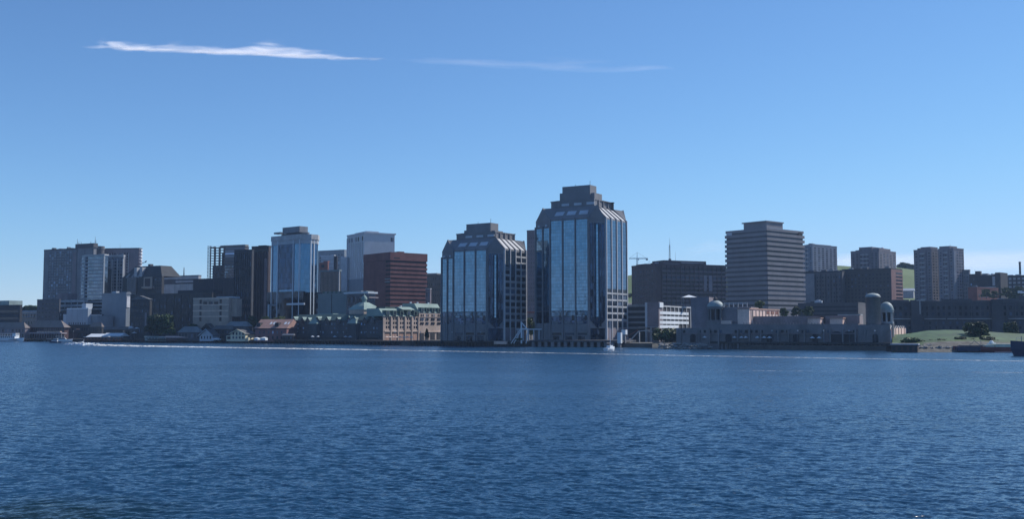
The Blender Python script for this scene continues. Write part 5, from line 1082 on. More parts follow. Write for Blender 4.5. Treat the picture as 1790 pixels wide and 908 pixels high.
# pergola between the towers
t = thing('colonnade', 'white pergola colonnade between the twin glass towers', 'colonnade', (at(926, 600, 600).x, 600, QUAY), R(-26))
for i in range(6): MB().box(-8 + i * 3.4, -7.4 + i * 3.4, 0, .6, -1, 7.0).build('column', OFFW, t)
MB().box(-9, 11, -.4, 1.0, 7.0, 7.8).build('beam', OFFW, t)
t = thing('sculpture', 'tall white angular frame leaning by the shorter glass tower', 'sculpture', (at(907, 600, 566).x, 566, QUAY - .4), R(-20))
MB().tube((-4.6, 0, 0), (1.2, 0, 8.2), .3, .26, 4).tube((-3.0, 0, 0), (1.8, 0, 8.2), .3, .26, 4).build('leaning_leg', WHITE, t); MB().tube((1.5, 0, 0), (1.5, 0, 12), .5, .4, 4).build('post', WHITE, t); MB().tube((1.5, 0, 11.6), (5.2, 0, 7.5), .3, .3, 4).tube((4.2, 0, 0), (5.2, 0, 8), .3, .3, 4).tube((1.0, 0, 8.3), (5.6, 0, 8.0), .28, .28, 4).build('bracket', WHITE, t)
MB().box(-14, -7, -1.5, 1, -.4, 1.2).build('base_wall', PINK, t)
# stair ramps at the garage
t = thing('stair_ramp', 'zigzag stair ramp left of the garage stair tower', 'stairs', (at(1120, 600, 575).x, 575, QUAY), R(-24))
m = MB(); m.tube((-7, 0, .3), (-1, 0, 6.4), .35, .35, 4).tube((-1, 0, 6.4), (5, 0, 6.8), .35, .35, 4).build('flight', CONC_L, t); MB().tube((-11, -.6, 1.4), (-1.5, -.6, 7), .2, .2, 4).build('handrail', BRICK, t)
MB().box(-12, -6, -1.5, 1.0, -.5, 2.2).build('landing', PURP, t); MB().box(-1, -.5, -.3, .3, -1, 6.3).build('post', CONC_L, t)
for px, py, Y, w_, h_, lab in ((1083.5, 591, 548, 1.0, 6.2, 'narrow white banner box at the taller tower foot'), (1091.5, 583, 556, 1.2, 2.6, 'small bright white box raised beside the taller tower')):
    p = at(px, py + 7, Y); t = thing('kiosk', lab, 'kiosk', (p.x, p.y, QUAY), R(-30)); hh = at(px, py - 9 if h_ > 4 else py - 6, Y).z - QUAY
    MB().box(-w_, w_, -w_, w_, max(0, hh - h_), hh).build('cabin', WHITE, t); MB().box(-w_ * .6, w_ * .6, -w_ * .5, w_ * .5, -.5, max(.3, hh - h_)).build('stand', CONC, t)

# ---------------------------------------------------------------- piers, quays, rocks
def pier(name, label, p0, p1, depth, z, pilew, npile, mat, pm):
    a, c = p0, p1; d = (c - a); ln = d.length; rz = math.atan2(d.y, d.x)
    t = thing(name, label, 'pier', (a.x, a.y, 0), rz); MB().box(0, ln, -.4, depth, z - .9, z + .06).build('deck', mat, t)
    for i in range(npile): x = ln * (i + .5) / npile; MB().box(x - pilew, x + pilew, .1, .1 + 2 * pilew, -3, z - .9).build('pile', pm, t)
    return t
ap = lambda px, py: atz(px, py, 0)
pier('pier', 'dark pier on pale piles under the taller glass tower', ap(926, 606.6), ap(1088, 607.8), 26, 3.6, .85, 14, CONC_D, CONC)
pier('wharf', 'low dark timber wharf in front of the shorter glass tower', ap(716, 605.2), ap(932, 606.4), 16, 2.9, .35, 40, TIMBER, TIMBER)
pier('wharf', 'dark timber wharf along the hotel front', ap(446, 600.6), ap(716, 604.8), 14, 2.7, .35, 44, TIMBER, TIMBER)
pier('wharf', 'dark quay under the long domed hall', ap(1236, 610.6), ap(1592, 614.2), 14, 3.6, .4, 50, wall('quay_stone', (.07, .065, .062)), wall('quay_stone', (.07, .065, .062)))
pier('wharf', 'dark timber wharf in front of the gabled houses', ap(236, 599), ap(446, 600.5), 14, 2.5, .35, 40, TIMBER, TIMBER)
pier('wharf', 'low wharf below the two-storey restaurant', ap(-20, 597.3), ap(234, 598.9), 14, 2.0, .35, 40, TIMBER, TIMBER)
def rock_mesh(seed):
    r_ = np.random.default_rng(seed); m = MB(); seg = 7; pr = [(.05, 0), (.8, .05), (1, .45), (.65, .85), (.1, 1)]
    m.lathe(0, 0, pr, seg); m.v = [(x * (1 + r_.normal(0, .16)), y * (1 + r_.normal(0, .16)), z * (1 + r_.normal(0, .12))) for x, y, z in m.v]; return m.mesh('rock')
RK = [rock_mesh(i) for i in range(4)]
for r_ in RK: r_.materials.append(ROCK)
k = 0
for i in range(150):
    if i < 56: right = False; px = 1152 + 92 * rng.random(); py = 600 + 8.5 * rng.random() + (px - 1152) * .02; lab, g = 'grey boulder on the shore bank below the garage', 'boulders below the garage'
    else: px = 1598 + 80 * rng.random(); py = 605 + 8 * rng.random(); lab, g = 'pale boulder on the shore beside the red barge', 'boulders beside the barge'; right = True; py = 603.5 + 9 * rng.random() ** .7
    s_ = (.35 + .7 * rng.random()) if right else .5 + 1.0 * rng.random(); f = (611 - py) / 12; p = atz(px, 611.5 if px < 1300 else 613, 0); z = max(-.4, at(px, py, p.y + 1).z - s_ * .7); p = at(px, py, 441.0 if py > 607 else 444.5) - Vector((0, 1, 0)) if right else p; z = p.z - .45 if right else z; f = 0 if right else f
    o = bpy.data.objects.new('boulder', RK[i % 4]); C.objects.link(o); o.location = (p.x, p.y + 1 + f * 4, z); o.scale = (s_ * 1.3, s_, s_); o.rotation_euler = (0, 0, rng.random() * 6); tag(o, lab, 'boulder', g)
# bank under the boulders and the park at the right
def bank(name, pts, mat, kind, lab=None):
    """ribbons: rows of (px, py, Y)"""
    m = MB(); n = len(pts[0])
    for row in pts: m.v += [tuple(at(*q)) for q in row]
    for i in range(len(pts) - 1):
        for j in range(n - 1): q = i * n + j; m.f.append((q, q + 1, q + n + 1, q + n))
    return tag(m.build(name, mat, None, True), lab, None, None, kind)
pq = at(1557, 602, 440); pr = at(1606, 602, 435); t = thing('quay_shed', 'low dark boathouse with a pale flat roof right of the domed hall', 'shed', (pq.x, pq.y, 0), math.atan2(pr.y - pq.y, pr.x - pq.x)); ln = (pr - pq).length
MB().box(0, ln, -2.2, 5, pq.z - .35, pq.z + .25).build('roof', wall('pale_roof_deck', (.42, .40, .42)), t); MB().box(.3, ln - .4, -1.6, 4.6, -1.5, pq.z - .35).build('wall', BRICK_D, t)
for i in range(5): MB().box(.8 + i * 2.2, 2.0 + i * 2.2, -1.68, -1.5, .7, pq.z - .9).build('doorway', DARK, t)
EARTH = wall('earth_bank', (.16, .14, .11), var=.35, scale=.3)
bank('rock_bank_ground', [[(1140, 609, 531), (1180, 609.5, 527), (1245, 610.5, 514)], [(1140, 601, 534), (1180, 600, 531), (1245, 603, 518)], [(1140, 598, 545), (1180, 598, 543), (1245, 600, 532)]], EARTH, 'structure')
cols = (1560, 1590, 1620, 1650, 1680, 1710, 1750, 1800, 1880, 2000)
crest = (586, 583.5, 578.5, 577.3, 577.5, 579, 582, 584.5, 586, 587)
mid_ = (600, 597, 594, 592, 591.5, 592, 593.5, 595, 597, 598)
bank('grass_bank', [[(p, 617, 437) for p in cols], [(p, 607, 442) for p in cols], [(p, m_ + 3, 452) for p, m_ in zip(cols, mid_)], [(p, m_ - 1.5, 462) for p, m_ in zip(cols, mid_)], [(p, (c_ + m_) / 2, 474) for p, c_, m_ in zip(cols, crest, mid_)], [(p, c_, 490) for p, c_ in zip(cols, crest)], [(p, c_ + 1.5, 510) for p, c_ in zip(cols, crest)], [(p, c_ + 6, 540) for p, c_ in zip(cols, crest)]], GRASSM, 'structure')
bank('footpath', [[(1606, 598, 462.3), (1640, 591.5, 468), (1680, 589.5, 471.5), (1720, 590.5, 471.5)], [(1606, 596.6, 462.8), (1640, 590.2, 468.6), (1680, 588.2, 472.2), (1720, 589.2, 472.2)]], wall('path_gravel', (.115, .105, .09), var=.5, scale=.35), 'structure')
bank('shore_path', [[(p, 618.5, 435.5) for p in cols[1:]], [(p, 608, 441.2) for p in cols[1:]], [(p, m_ + 8.5, 446) for p, m_ in zip(cols[1:], mid_[1:])], [(p, m_ + 5.5, 448.8) for p, m_ in zip(cols[1:], mid_[1:])]], wall('path_gravel', (.115, .105, .09), var=.5, scale=.35), 'structure')
# ---------------------------------------------------------------- trees
def tree_proto(kind, seed, leafm, n=700):
    """unit-height tree: tapered trunk, limbs, crown of many leaf-sized faces gathered in uneven clumps"""
    r_ = np.random.default_rng(seed); root = empty('tree', (0, 0, 0)); m = MB()
    th = .95 if kind == 'cone' else .62
    m.tube((0, 0, -.06), (.01, .0, th * .55), .032, .022, 7); m.tube((.01, 0, th * .55), (.0, .01, th), .022, .008, 6)
    cl = []
    if kind == 'round':
        for i in range(17):
            a = r_.random() * 6.28; z = .24 + .62 * r_.random(); rr = .27 * math.sqrt(max(.05, 1 - ((z - .52) / .46) ** 2)) * (.5 + .6 * r_.random()); c = np.array([rr * math.cos(a), rr * math.sin(a), z]); cl.append((c, .11 + .07 * r_.random(), .85))
            m.tube((0, 0, .25 + .3 * r_.random()), tuple(c), .013, .004, 5)
        cl.append((np.array([0, 0, .86]), .13, .9))
    elif kind == 'cone':
        for i in range(16):
            z = .16 + .8 * i / 15; rr = .19 * (1.02 - z) ** .8; a = i * 2.4; c = np.array([rr * .6 * math.cos(a), rr * .6 * math.sin(a), z]); cl.append((c, .05 + rr * .62, .7)); m.tube((0, 0, z - .05), tuple(c), .01, .004, 5)
    else:
        for i in range(10):
            a = r_.random() * 6.28; rr = .42 * math.sqrt(r_.random()); c = np.array([rr * math.cos(a), rr * math.sin(a), .3 + .35 * r_.random() * (1 - rr)]); cl.append((c, .2 + .1 * r_.random(), .8)); m.tube((0, 0, 0), tuple(c), .02, .008, 5)
    m.build('trunk', BARK, root)
    v, f = [], []
    wts = np.array([c[1] ** 2 for c in cl]); wts /= wts.sum()
    for i in range(n):
        c, rad, fl = cl[r_.choice(len(cl), p=wts)]; d = r_.normal(size=3); d /= np.linalg.norm(d); p = c + d * rad * (.55 + .5 * r_.random()) * np.array([1, 1, fl])
        s_ = (.017 + .018 * r_.random()) * (1.5 if kind == 'shrub' else 1.0); nrm = d + r_.normal(size=3) * .6; nrm /= np.linalg.norm(nrm); t1_ = np.cross(nrm, r_.normal(size=3)); t1_ /= np.linalg.norm(t1_); t2_ = np.cross(nrm, t1_)
        b0 = len(v); v += [tuple(p - t1_ * s_ * 1.4), tuple(p - t2_ * s_), tuple(p + t1_ * s_ * 1.4), tuple(p + t2_ * s_)]; f.append((b0, b0 + 1, b0 + 2, b0 + 3))
    mm = MB(); mm.v, mm.f = v, f; mm.build('crown', leafm, root); return root
PRO = {}
for kd, col in (('round', LEAF_D), ('round', LEAF_M), ('round', LEAF_L), ('cone', LEAF_D), ('cone', LEAF_M), ('shrub', LEAF_D), ('shrub', LEAF_M), ('shrub', LEAF_L)):
    PRO[(kd, col.name)] = tree_proto(kd, len(PRO) + 3, col, 2600 if kd == 'round' else 1600)
USED = set()
def tree(kd, col, px, pyb, pyt, Y, wide, label, group=None, name=None):
    k = (kd, col.name); o = PRO[k] if k not in USED else copy_tree(PRO[k]); USED.add(k)
    b_, t_ = at(px, pyb, Y), at(px, pyt, Y)
    if group and 'hill' in group: b_.z = ground(b_.x, b_.y) - .3; t_.z = b_.z + 9 + 3 * rng.random()
    h = (t_.z - b_.z) * (1.35 if kd == 'shrub' else 1.0); o.name = name or ('shrub' if kd == 'shrub' else 'tree')
    o.location = b_; o.scale = (h * wide, h * wide, h); o.rotation_euler = (0, 0, rng.random() * 6.28)
    return tag(o, label, 'shrub' if kd == 'shrub' else 'tree', group)
D_, M_, L_ = LEAF_D, LEAF_M, LEAF_L
tree('round', D_, 268, 592, 550, 748, 1.0, 'dark left crown of the big waterfront tree clump'); tree('round', D_, 279, 592, 549, 745, .95, 'tallest middle tree of the big dark waterfront clump'); tree('round', M_, 291, 592, 548.5, 743, .95, 'lighter right tree of the big waterfront clump')
for px, t_ in ((42, 536), (52, 533), (60, 534)): tree('round', M_, px, 556, t_, 1020, 1.5, 'green tree on the skyline behind the cream apartment house', 'skyline trees at the far left')
tree('round', M_, 337, 586, 566, 745, 1.3, 'green tree by the left corner of the tan office'); tree('round', D_, 440, 580, 552, 730, 1.1, 'dark slim tree left of the pink-roofed warehouse'); 
tree('round', M_, 466, 572, 552.5, 720, 1.5, 'left leafy tree showing above the pink warehouse roof'); tree('round', L_, 488, 572, 553, 718, 1.7, 'right brighter tree showing above the pink warehouse roof')
tree('round', M_, 928, 592, 554, 640, .9, 'green tree in the gap between the twin glass towers'); tree('cone', D_, 746, 592, 575, 625, 1.3, 'small dark conifer before the sunlit hotel wing')
for px, py, t_, w_ in ((905, 596, 592, 1.3), (908.5, 596, 591.5, 1.3)): tree('shrub', M_, px, py, t_, 562, w_, 'low green shrub by the white leaning sculpture', 'shrubs by the sculpture')
tree('round', L_, 1329, 548, 526, 600, 1.35, 'round bright green tree above the sunlit pavilion'); tree('round', M_, 1371, 556, 538, 610, 1.2, 'green tree right of the sunlit pavilion'); tree('round', D_, 1392, 556, 536, 615, 1.3, 'dark tree below the big banded tower'); tree('round', M_, 1412, 556, 535, 618, 1.3, 'leafy green tree left of the dark slotted terrace')
for px, t_, w_, c_ in ((1163, 574, 1.1, M_), (1174, 573, 1.2, D_), (1184, 580, 1.3, M_), (1198, 588, 1.4, D_), (1215, 590, 1.5, M_), (1229, 594, 1.5, D_)): tree('shrub', c_, px, 603, t_, 545 if px < 1190 else 528, w_, {1163: 'left green shrub in front of the white garage bands', 1174: 'dark tall shrub at the corner of the white garage bands', 1184: 'green shrub right of the garage on the boulder bank', 1198: 'low dark bush midway along the boulder bank', 1215: 'green bush under the casino wall on the boulder bank', 1229: 'last dark bush at the right end of the boulder bank'}[px])
tree('round', D_, 1709, 598, 562, 468, 1.2, 'big dark tree in the middle of the grass bank'); tree('round', M_, 1698, 595, 562.5, 474, 1.0, 'lighter tree just left of the big bank tree'); tree('round', M_, 1719, 595, 565, 474, 1.05, 'lighter tree just right of the big bank tree')
tree('round', D_, 1772, 590, 562, 500, .9, 'slim dark tree before the shed near the right edge'); tree('round', M_, 1764, 591, 563, 505, 1.0, 'small tree left of the slim dark tree at right')
for px, pb, t_, lab in ((1590, 604, 590, 'olive bush beside the sunlit end wall of the domed hall'), (1600, 606, 594, 'low olive bush left of the grass bank shore'), (1629, 603, 594, 'dark bush at the left foot of the grass bank'), (1643, 605, 592, 'broad dark bush above the shore boulders'), (1677, 598, 588, 'small dark bush on the middle of the grass bank'), (1700, 600, 592, 'low dark bush left of the big tree foot'), (1724, 601, 588, 'dark bush right of the big tree foot'), (1740, 602, 594, 'dark long bush behind the red barge')):
    tree('shrub', D_ if px > 1605 else M_, px, pb, t_, 455, 1.5, lab)
for i, px in enumerate((1574, 1579, 1585, 1590, 1596)): tree('round', D_, px, 481, 469 + (i % 2) * 1.5, 1395, 1.6, 'dark tree on the crest of the green hill', 'trees on the green hill crest')
for px, pb, t_ in ((1724, 514, 505), (1736, 516, 508), (1759, 512, 502), (1770, 520, 508), (1778, 512, 500)): tree('round', M_, px, pb + 8, t_, 838, 1.5, 'small tree among the blocks on the right slope', 'trees on the right slope')
tree('shrub', L_, 1101, 521, 513, 1000, 2.0, 'pale bush between the taller glass tower and brown slab')
for k, o in list(PRO.items()):
    if k not in USED:
        for c in list(o.children): bpy.data.objects.remove(c)
        bpy.data.objects.remove(o)

# ---------------------------------------------------------------- boats
def hull_mesh(Ln, Bm, h0, h1, draft=.4, n=14):
    """bow at +x"""
    m = MB(); k = 7
    for i in range(n + 1):
        s_ = i / n; x = -Ln / 2 + Ln * s_; hb = Bm / 2 * (min(1, .78 + s_ * .6) if s_ < .45 else max(.02, (1 - ((s_ - .45) / .55) ** 2.2))); hz = h0 + (h1 - h0) * s_ ** 2.2
        xx = x + (.0 if s_ < .7 else (s_ - .7) * h1 * .8)
        for (fy, z) in ((-1, hz), (-.96, hz * .45), (-.72, -draft * .2), (0, -draft), (.72, -draft * .2), (.96, hz * .45), (1, hz)): m.v.append((xx if z > 0 else x, fy * hb, z))
    for i in range(n):
        for j in range(k - 1): p = i * k + j; m.f.append((p, p + k, p + k + 1, p + 1))
        p = i * k; m.f.append((p, p + 6, p + k + 6, p + k))
    m.f.append(tuple(reversed(range(k)))); m.f.append(tuple(n * k + i for i in range(k))); return m
def back(t, dy):
    k = (t.location.y + dy) / t.location.y; t.location.x *= k; t.location.y *= k
def boat(name, label, px, pyw, heading, cat='boat', Y=None):
    p = atz(px, pyw, 0) if Y is None else Vector((at(px, 600, Y).x, Y, 0)); return thing(name, label, cat, (p.x, p.y, 0), R(heading))
t = boat('ferry_boat', 'white two-deck harbour ferry cut by the left edge', 14, 597.2, -14); back(t, -22)
hull_mesh(27, 6, 2.2, 3.0, .5).build('hull', WHITE, t); MB().box(-12, 8, -2.5, 2.5, 2.2, 4.3).build('lower_cabin', WHITE, t); m = MB()
for i in range(11): MB().box(-11.4 + i * 1.75, -10.2 + i * 1.75, -2.56, 2.56, 3.0, 3.9).build('window', WIN, t)
MB().box(-12.5, 5, -2.6, 2.6, 6.0, 6.2).build('canopy', OFFW, t); MB().box(5.2, 8.4, -2, 2, 4.3, 6.4).build('wheelhouse', WHITE, t); MB().box(8.2, 8.5, -1.7, 1.7, 5.2, 6.0).build('window', WIN, t)
m = MB()
for i in range(8):
    for y in (-2.4, 2.4): m.tube((-12 + i * 2.3, y, 4.3), (-12 + i * 2.3, y, 6.1), .07)
m.build('canopy_posts', WHITE, t); MB().box(-12.6, 9.5, -2.75, 2.75, 1.5, 1.75).build('rubbing_strake', NAVY, t); MB().tube((6.5, 0, 6.4), (6.3, 0, 9), .08).build('mast', STEEL, t)
t = boat('motor_yacht', 'white motor yacht moored off the wharf restaurant', 108, 597.9, 16); back(t, -14)
hull_mesh(14, 3.8, 1.4, 2.3).build('hull', WHITE, t); MB().wedge([(-3.5, 1.4), (3.6, 1.6), (2.2, 3.0), (-3.3, 3.0)], 'y', -1.4, 1.4).build('cabin', WHITE, t); MB().wedge([(-2.9, 2.1), (2.7, 2.1), (2.2, 2.7), (-2.9, 2.7)], 'y', -1.45, 1.45).build('window', WIN, t); MB().box(-4.6, 1.8, -1.5, 1.5, 4.1, 4.3).build('hardtop', WHITE, t); MB().tube((-4.2, -1.2, 1.4), (-4.2, -1.2, 4.1), .07).tube((-4.2, 1.2, 1.4), (-4.2, 1.2, 4.1), .07).tube((1.4, 0, 3), (1.0, 0, 4.1), .1).build('posts', STEEL, t)
t = boat('cabin_boat', 'smaller white cabin boat moored left of the motor yacht', 86, 597.6, 10); back(t, -8)
hull_mesh(9, 2.8, .9, 1.5).build('hull', OFFW, t); MB().wedge([(-2, .9), (2.2, 1.1), (1.2, 2.2), (-2, 2.2)], 'y', -1, 1).build('cabin', OFFW, t); MB().box(-1.6, 1.2, -1.04, 1.04, 1.5, 1.95).build('window', WIN, t)
t = boat('work_boat', 'small dark blue work boat with a pale wheelhouse near the yacht', 97.5, 600.2, 184); back(t, 4)
hull_mesh(8.2, 3, .9, 1.5).build('hull', NAVY, t); MB().box(-1.2, 1.4, -.9, .9, .9, 2.9).build('wheelhouse', OFFW, t); MB().box(-1.25, 1.45, -.95, .95, 2.0, 2.5).build('window', WIN, t); MB().box(-1.4, 1.7, -1.1, 1.1, 2.9, 3.05).build('wheelhouse_roof', OFFW, t); MB().tube((0, 0, 3), (0, 0, 5), .06).build('mast', STEEL, t)
# speedboat and its wake
t = boat('speedboat', 'grey speedboat racing left at the head of the white wake', 140, 603.6, 184)
hull_mesh(8.5, 2.7, 1.0, 1.9).build('hull', wall('boat_white', (.62, .64, .66)), t); MB().wedge([(-2, 1.0), (1.8, 1.2), (.9, 2.3), (-1.8, 2.4)], 'y', -1, 1).build('cabin', STEEL, t); MB().box(-1.5, .9, -1.05, 1.05, 1.7, 2.15).build('window', WIN, t); MB().tube((-2, -.9, 1), (-2.2, 0, 3.4), .07).tube((-2, .9, 1), (-2.2, 0, 3.4), .07).build('arch', OFFW, t)
def foam_mesh(name, spine, nu, nv, hmax, seed, lab, thr=.45, mat_=None):
    """lumpy ribbon of broken water: spine = [(px, py, half width m, height m)]"""
    m = MB(); r_ = np.random.default_rng(seed); P = [(atz(p[0], p[1], 0.0), p[2], p[3]) for p in spine]; n = nv + 1
    for i in range(nu + 1):
        u = i / nu * (len(P) - 1); k = min(int(u), len(P) - 2); f = u - k; c = P[k][0].lerp(P[k + 1][0], f); hw = P[k][1] * (1 - f) + P[k + 1][1] * f; hh = P[k][2] * (1 - f) + P[k + 1][2] * f
        for j in range(n):
            v = j / nv * 2 - 1; e = max(0, 1 - v * v); z = -.12 + hh * e * (.5 + .75 * r_.random()); jit = r_.normal(0, .12 * hw)
            m.v.append((c.x + r_.normal(0, .5), c.y + v * hw + jit * (1 - e), z))
    for i in range(nu):
        for j in range(nv): q = i * n + j; m.f.append((q, q + n, q + n + 1, q + 1))
    return tag(m.build(name, mat_ or FOAM, None, True), lab, None, None, 'stuff')
def foammat(name, cover, amax=1.0, sc=.9):
    m, t, b, out = newmat(name); ge = N(t, 'NewGeometry'); n = N(t, 'TexNoise', Scale=sc, Detail=5.0, Roughness=.7); L(t, ge.outputs['Position'], n.inputs['Vector'])
    a = maprange(t, n.outputs[0], .62 - cover * .35, .82 - cover * .2, 0, amax); b.inputs['Base Color'].default_value = (.78, .82, .86, 1); b.inputs['Roughness'].default_value = .9; L(t, a, b.inputs['Alpha']); return m
FM1, FM2, FM3 = foammat('wake_foam', 1.0, .95), foammat('thin_wake_foam', .8, .4, .3), foammat('faint_wake_foam', .6, .5, .3)
foam_mesh('wake_spray', [(113, 603.4, .6, .2), (118, 603.5, 2, 1.1), (126, 603.6, 2.6, 1.3), (136, 603.8, 3, 1.2), (141, 604.2, 2.6, 1.9), (147, 604.4, 2.6, 1.5), (160, 604.3, 3, 1.5), (168, 604.3, 3, 1.2), (175, 604.5, 4, .7), (190, 604.8, 5, .5)], 200, 12, 2.5, 3, 'white spray thrown up round the racing speedboat')
foam_mesh('wake', [(172, 604.6, 8, .75), (230, 605.7, 8, .6), (400, 608.6, 5.5, .38), (520, 610.4, 6, .4), (650, 612.4, 5, .32)], 900, 6, 1, 4, 'long white foam trail behind the speedboat', mat_=FM1)
foam_mesh('wake', [(650, 612.4, 5, .3), (800, 615, 4.6, .28), (1000, 618.6, 4.2, .26), (1200, 622.6, 3.8, .25), (1400, 626, 3.6, .25), (1600, 629.2, 3.6, .22), (1850, 633, 3.4, .22), (2300, 641, 3, .2)], 1300, 6, 1, 5, 'thin far stretch of the foam trail to the right edge', mat_=FM2)
foam_mesh('wake', [(1240, 648, 1.4, .12), (1350, 649, 1.6, .14), (1470, 650, 1.4, .12)], 240, 4, 1, 6, 'short faint foam streak left below the long trail', mat_=FM3)
foam_mesh('wake', [(1690, 651.5, 1.6, .14), (1760, 652, 1.6, .16), (1860, 652.8, 1.6, .14)], 180, 4, 1, 7, 'short faint foam streak at the right edge', mat_=FM3)
# sailing boat
t = boat('sailing_boat', 'small white sailing boat with furled sails below the taller tower', 1066, 614, 58); t.scale = (1.35, 1.35, 1.3)
hull_mesh(6.2, 2.1, 1.0, 1.5).build('hull', WHITE, t); MB().wedge([(-1.2, 1.0), (1.4, 1.1), (.8, 1.9), (-1.0, 1.9)], 'y', -.7, .7).build('cabin', WHITE, t); MB().tube((.3, 0, .8), (.25, 0, 10.5), .13, .09).build('mast', OFFW, t); MB().tube((.3, 0, 2.5), (-2.5, 0, 2.6), .22, .16).build('furled_sail', NAVY, t); MB().tube((2.7, 0, 1.1), (.25, 0, 9.6), .025).tube((-2.6, 0, .9), (.25, 0, 9.7), .02).build('rigging', STEEL, t)
foam_mesh('wake', [(1060, 614.4, .6, .15), (1075, 615, .9, .2), (1085, 615.6, .5, .1)], 24, 4, 1, 8, 'little foam patch at the sailing boat stern', mat_=FM2)
# red barge, lifeboat, dark ship, yellow dinghy
t = boat('work_barge', 'long dark red work barge with pale deck cargo at the right shore', 1722, 616.4, 176); RB = wall('barge_red', (.17, .05, .05), rough=.6)
back(t, 1)
hull_mesh(25, 6, 2.2, 2.6, .5).build('hull', RB, t); MB().box(3, 12.5, -3.06, 3.06, .5, 2.35).build('dark_hull_side', NAVY, t); MB().box(-11.6, -3.4, -2.4, 2.4, 2.2, 3.5).build('deck_house', wall('pale_green_paint', (.55, .6, .5)), t); MB().box(-3.0, .4, -2.4, 2.4, 2.2, 3.2).build('cargo', wall('pale_green_paint', (.55, .6, .5)), t); MB().box(1.6, 10, -2, 2, 2.2, 2.9).build('cargo', CONC_D, t); MB().tube((1, 0, 2.2), (4.6, 0, 5.0), .12).tube((1.6, 0, 2.2), (1.6, 0, 5.4), .1).tube((7, 0, 2.5), (4.5, 0, 4.4), .1).build('derrick', STEEL, t); MB().box(-12.7, -3, -3.1, 3.1, .0, .35).build('boot_stripe', wall('faded_pink_paint', (.5, .3, .28)), t)
t = boat('lifeboat', 'bright white covered lifeboat standing above the red barge', 1733, 604, 0, Y=441); t.location.z = at(1733, 603.2, 441).z
hull_mesh(3.4, 1.7, .6, .8, .3, 8).build('hull', WHITE, t); MB().lathe(0, 0, [(1.0, .6), (.9, 1.2), (.5, 1.7), (0, 1.85)], 12).build('cover', WHITE, t); MB().box(-1.2, 1.2, -.7, .7, -3.5, -.2).build('cradle', CONC, t)
t = boat('ship', 'dark navy ship bow entering at the right edge', 1815, 623, 172); 
hull_mesh(38, 8, 4.0, 5.6, 1.0, 20).build('hull', NAVY, t); t.location.x += 11.5; MB().box(-14, 6, -3, 3, 4, 7).build('deckhouse', STEEL, t); MB().tube((16.5, 0, 5.0), (16.5, 0, 7.2), .12).build('jackstaff', STEEL, t); m = MB()
for i in range(6): m.tube((9 + i * 1.8, -2.6 + i * .38, 4.5), (9 + i * 1.8, -2.6 + i * .38, 5.9 + .12 * i), .05)
m.tube((9, -2.6, 5.9), (18, -.7, 6.5), .05); m.build('bow_railing', OFFW, t)
t = boat('dinghy', 'small bright yellow dinghy pulled up on the right shore', 1609, 611, 150, Y=444); t.location.z = at(1609, 611.3, 444).z
hull_mesh(3.6, 1.4, .55, .8, .2, 8).build('hull', wall('yellow_paint', (.75, .68, .2)), t); MB().box(-.4, -.1, -.6, .6, .4, .58).build('thwart', TIMBER, t)
t = thing('van', 'white van parked on the slope at the far right', 'van', (*at(1786, 514, 800).xy, at(1786, 514, 800).z), R(-10))
MB().wedge([(-2.6, .4), (2.6, .4), (2.6, 1.3), (1.6, 1.5), (1.1, 2.4), (-2.6, 2.4)], 'y', -1, 1).build('body', WHITE, t); MB().wedge([(1.55, 1.5), (1.1, 2.3), (.2, 2.3), (.2, 1.5)], 'y', -1.03, 1.03).build('window', WIN, t)
for x in (-1.6, 1.6):
    m = MB()
    for y in (-1, .78): m.tube((x, y, .35), (x, y + .22, .35), .36, seg=12)
    m.build('wheel', DARK, t)
t = thing('house', 'pale roofed little house at the foot of the green hill gap', 'house', (*at(1587, 511, 900).xy, at(1587, 514, 900).z), R(-30)); MB().box(-5, 5, -3, 3, -4, 2.5).build('wall', CONC_L, t); MB().wedge([(-3.6, 2.5), (3.6, 2.5), (0, 4.6)], 'x', -5.5, 5.5).build('roof', OFFW, t)

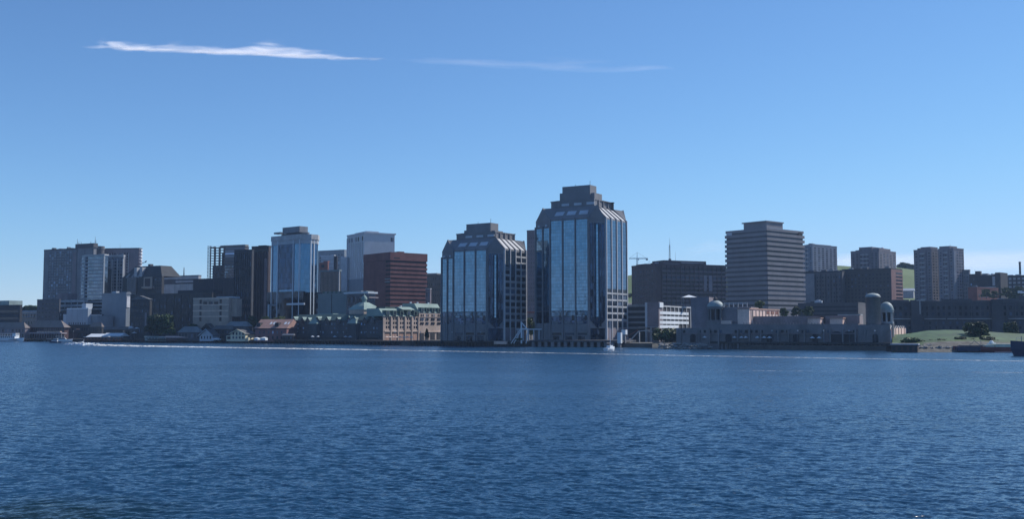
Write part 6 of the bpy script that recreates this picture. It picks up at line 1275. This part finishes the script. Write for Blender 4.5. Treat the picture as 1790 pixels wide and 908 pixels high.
# ---------------------------------------------------------------- small quay furniture
lp = thing('street_lamp', 'slim street lamp standing on the quay edge', 'lamp', (0, 0, 0), 0, 'street lamps along the quays')
MB().tube((0, 0, -.5), (0, 0, 5.2), .09, .06).build('post', STEEL, lp); MB().lathe(0, 0, [(.3, 5.2), (.34, 5.5), (.1, 5.75), (0, 5.75)], 8).build('lamp_head', OFFW, lp)
lamps = [(px, None) for px in (34, 128, 216, 246, 300, 342, 388, 440, 478, 520, 560, 600, 640, 690, 735, 790, 840)] + [(px, 3.6) for px in (1262, 1305, 1350, 1395, 1440, 1485, 1530)]
for i, (px, z) in enumerate(lamps):
    o = lp if i == 0 else copy_tree(lp); xs = np.interp(px, [q[0] for q in SH_PX], [q[1] for q in SH_PX]); p = atz(px, xs, 0); o.location = (p.x * (1 + 3 / p.y), p.y + 3, (z or 2.5))
def stall(px, Y, z, lab, wd=1.3, mat=WHITE):
    p = at(px, 600, Y); t = thing('parasol', lab, 'parasol', (p.x, p.y, z), 0, 'parasols on the quays'); MB().tube((0, 0, -.4), (0, 0, 2.3), .05).build('pole', STEEL, t); MB().lathe(0, 0, [(wd, 2.0), (0, 2.75), (0, 2.6), (wd, 1.9)], 8).build('canopy', mat, t)
for px in (1232, 1284, 1296, 1304, 1324, 1336, 1345, 1420, 1432): stall(px, np.interp(px, [1236, 1592], [508, 464]), 3.6, 'small pale parasol on the quay before the domed hall', 1.2)
for px in (676, 681, 688, 693, 699, 706, 712, 719): stall(px, np.interp(px, [640, 720], [648, 608]), 2.7, 'cream parasol before the sunlit hotel arches', 1.5, CREAM)
for px in (546, 556, 585, 604, 612): stall(px, np.interp(px, [446, 640], [695, 650]), 2.7, 'pale parasol on the timber wharf before the dark hotel front', 1.3, OFFW)

# ---------------------------------------------------------------- haze
HZ = 0.00008
def haze():
    o = MB().box(-1400, 1400, -950, 2050, -6, 150).build('haze', bpy.data.materials.new('harbour_haze')); m = o.data.materials[0]; m.use_nodes = True; t = m.node_tree; t.nodes.clear()
    v = N(t, 'VolumePrincipled', Density=HZ); v.inputs['Color'].default_value = (.42, .64, 1, 1); v.inputs['Anisotropy'].default_value = 0.2
    out = N(t, 'OutputMaterial'); L(t, v.outputs[0], out.inputs['Volume']); tag(o, 'thin blue summer haze over the harbour', None, None, 'stuff')
if HZ > 0: haze()
import OpenImageIO as oiio, sys
b=oiio.ImageBuf((sys.argv[1] if len(sys.argv)>1 else '/workdir/render_main.png')); s=b.spec(); W,H=s.width,s.height
import numpy as np
a=b.get_pixels(oiio.UINT8)
for (x,y) in [(60,20),(895,20),(1700,20),(60,250),(895,250),(1700,250),(40,500),(300,400),(1200,400),(1720,440),(300,660),(900,660),(1600,660),(300,780),(900,780),(1600,780),(900,890),(1600,890)]:
    i,j=int(x*W/1790),int(y*H/908); k=max(2,W//120)
    p=a[max(0,j-k):j+k+1,max(0,i-k):i+k+1,:3].reshape(-1,3).mean(0).astype(int); print((x,y),p)
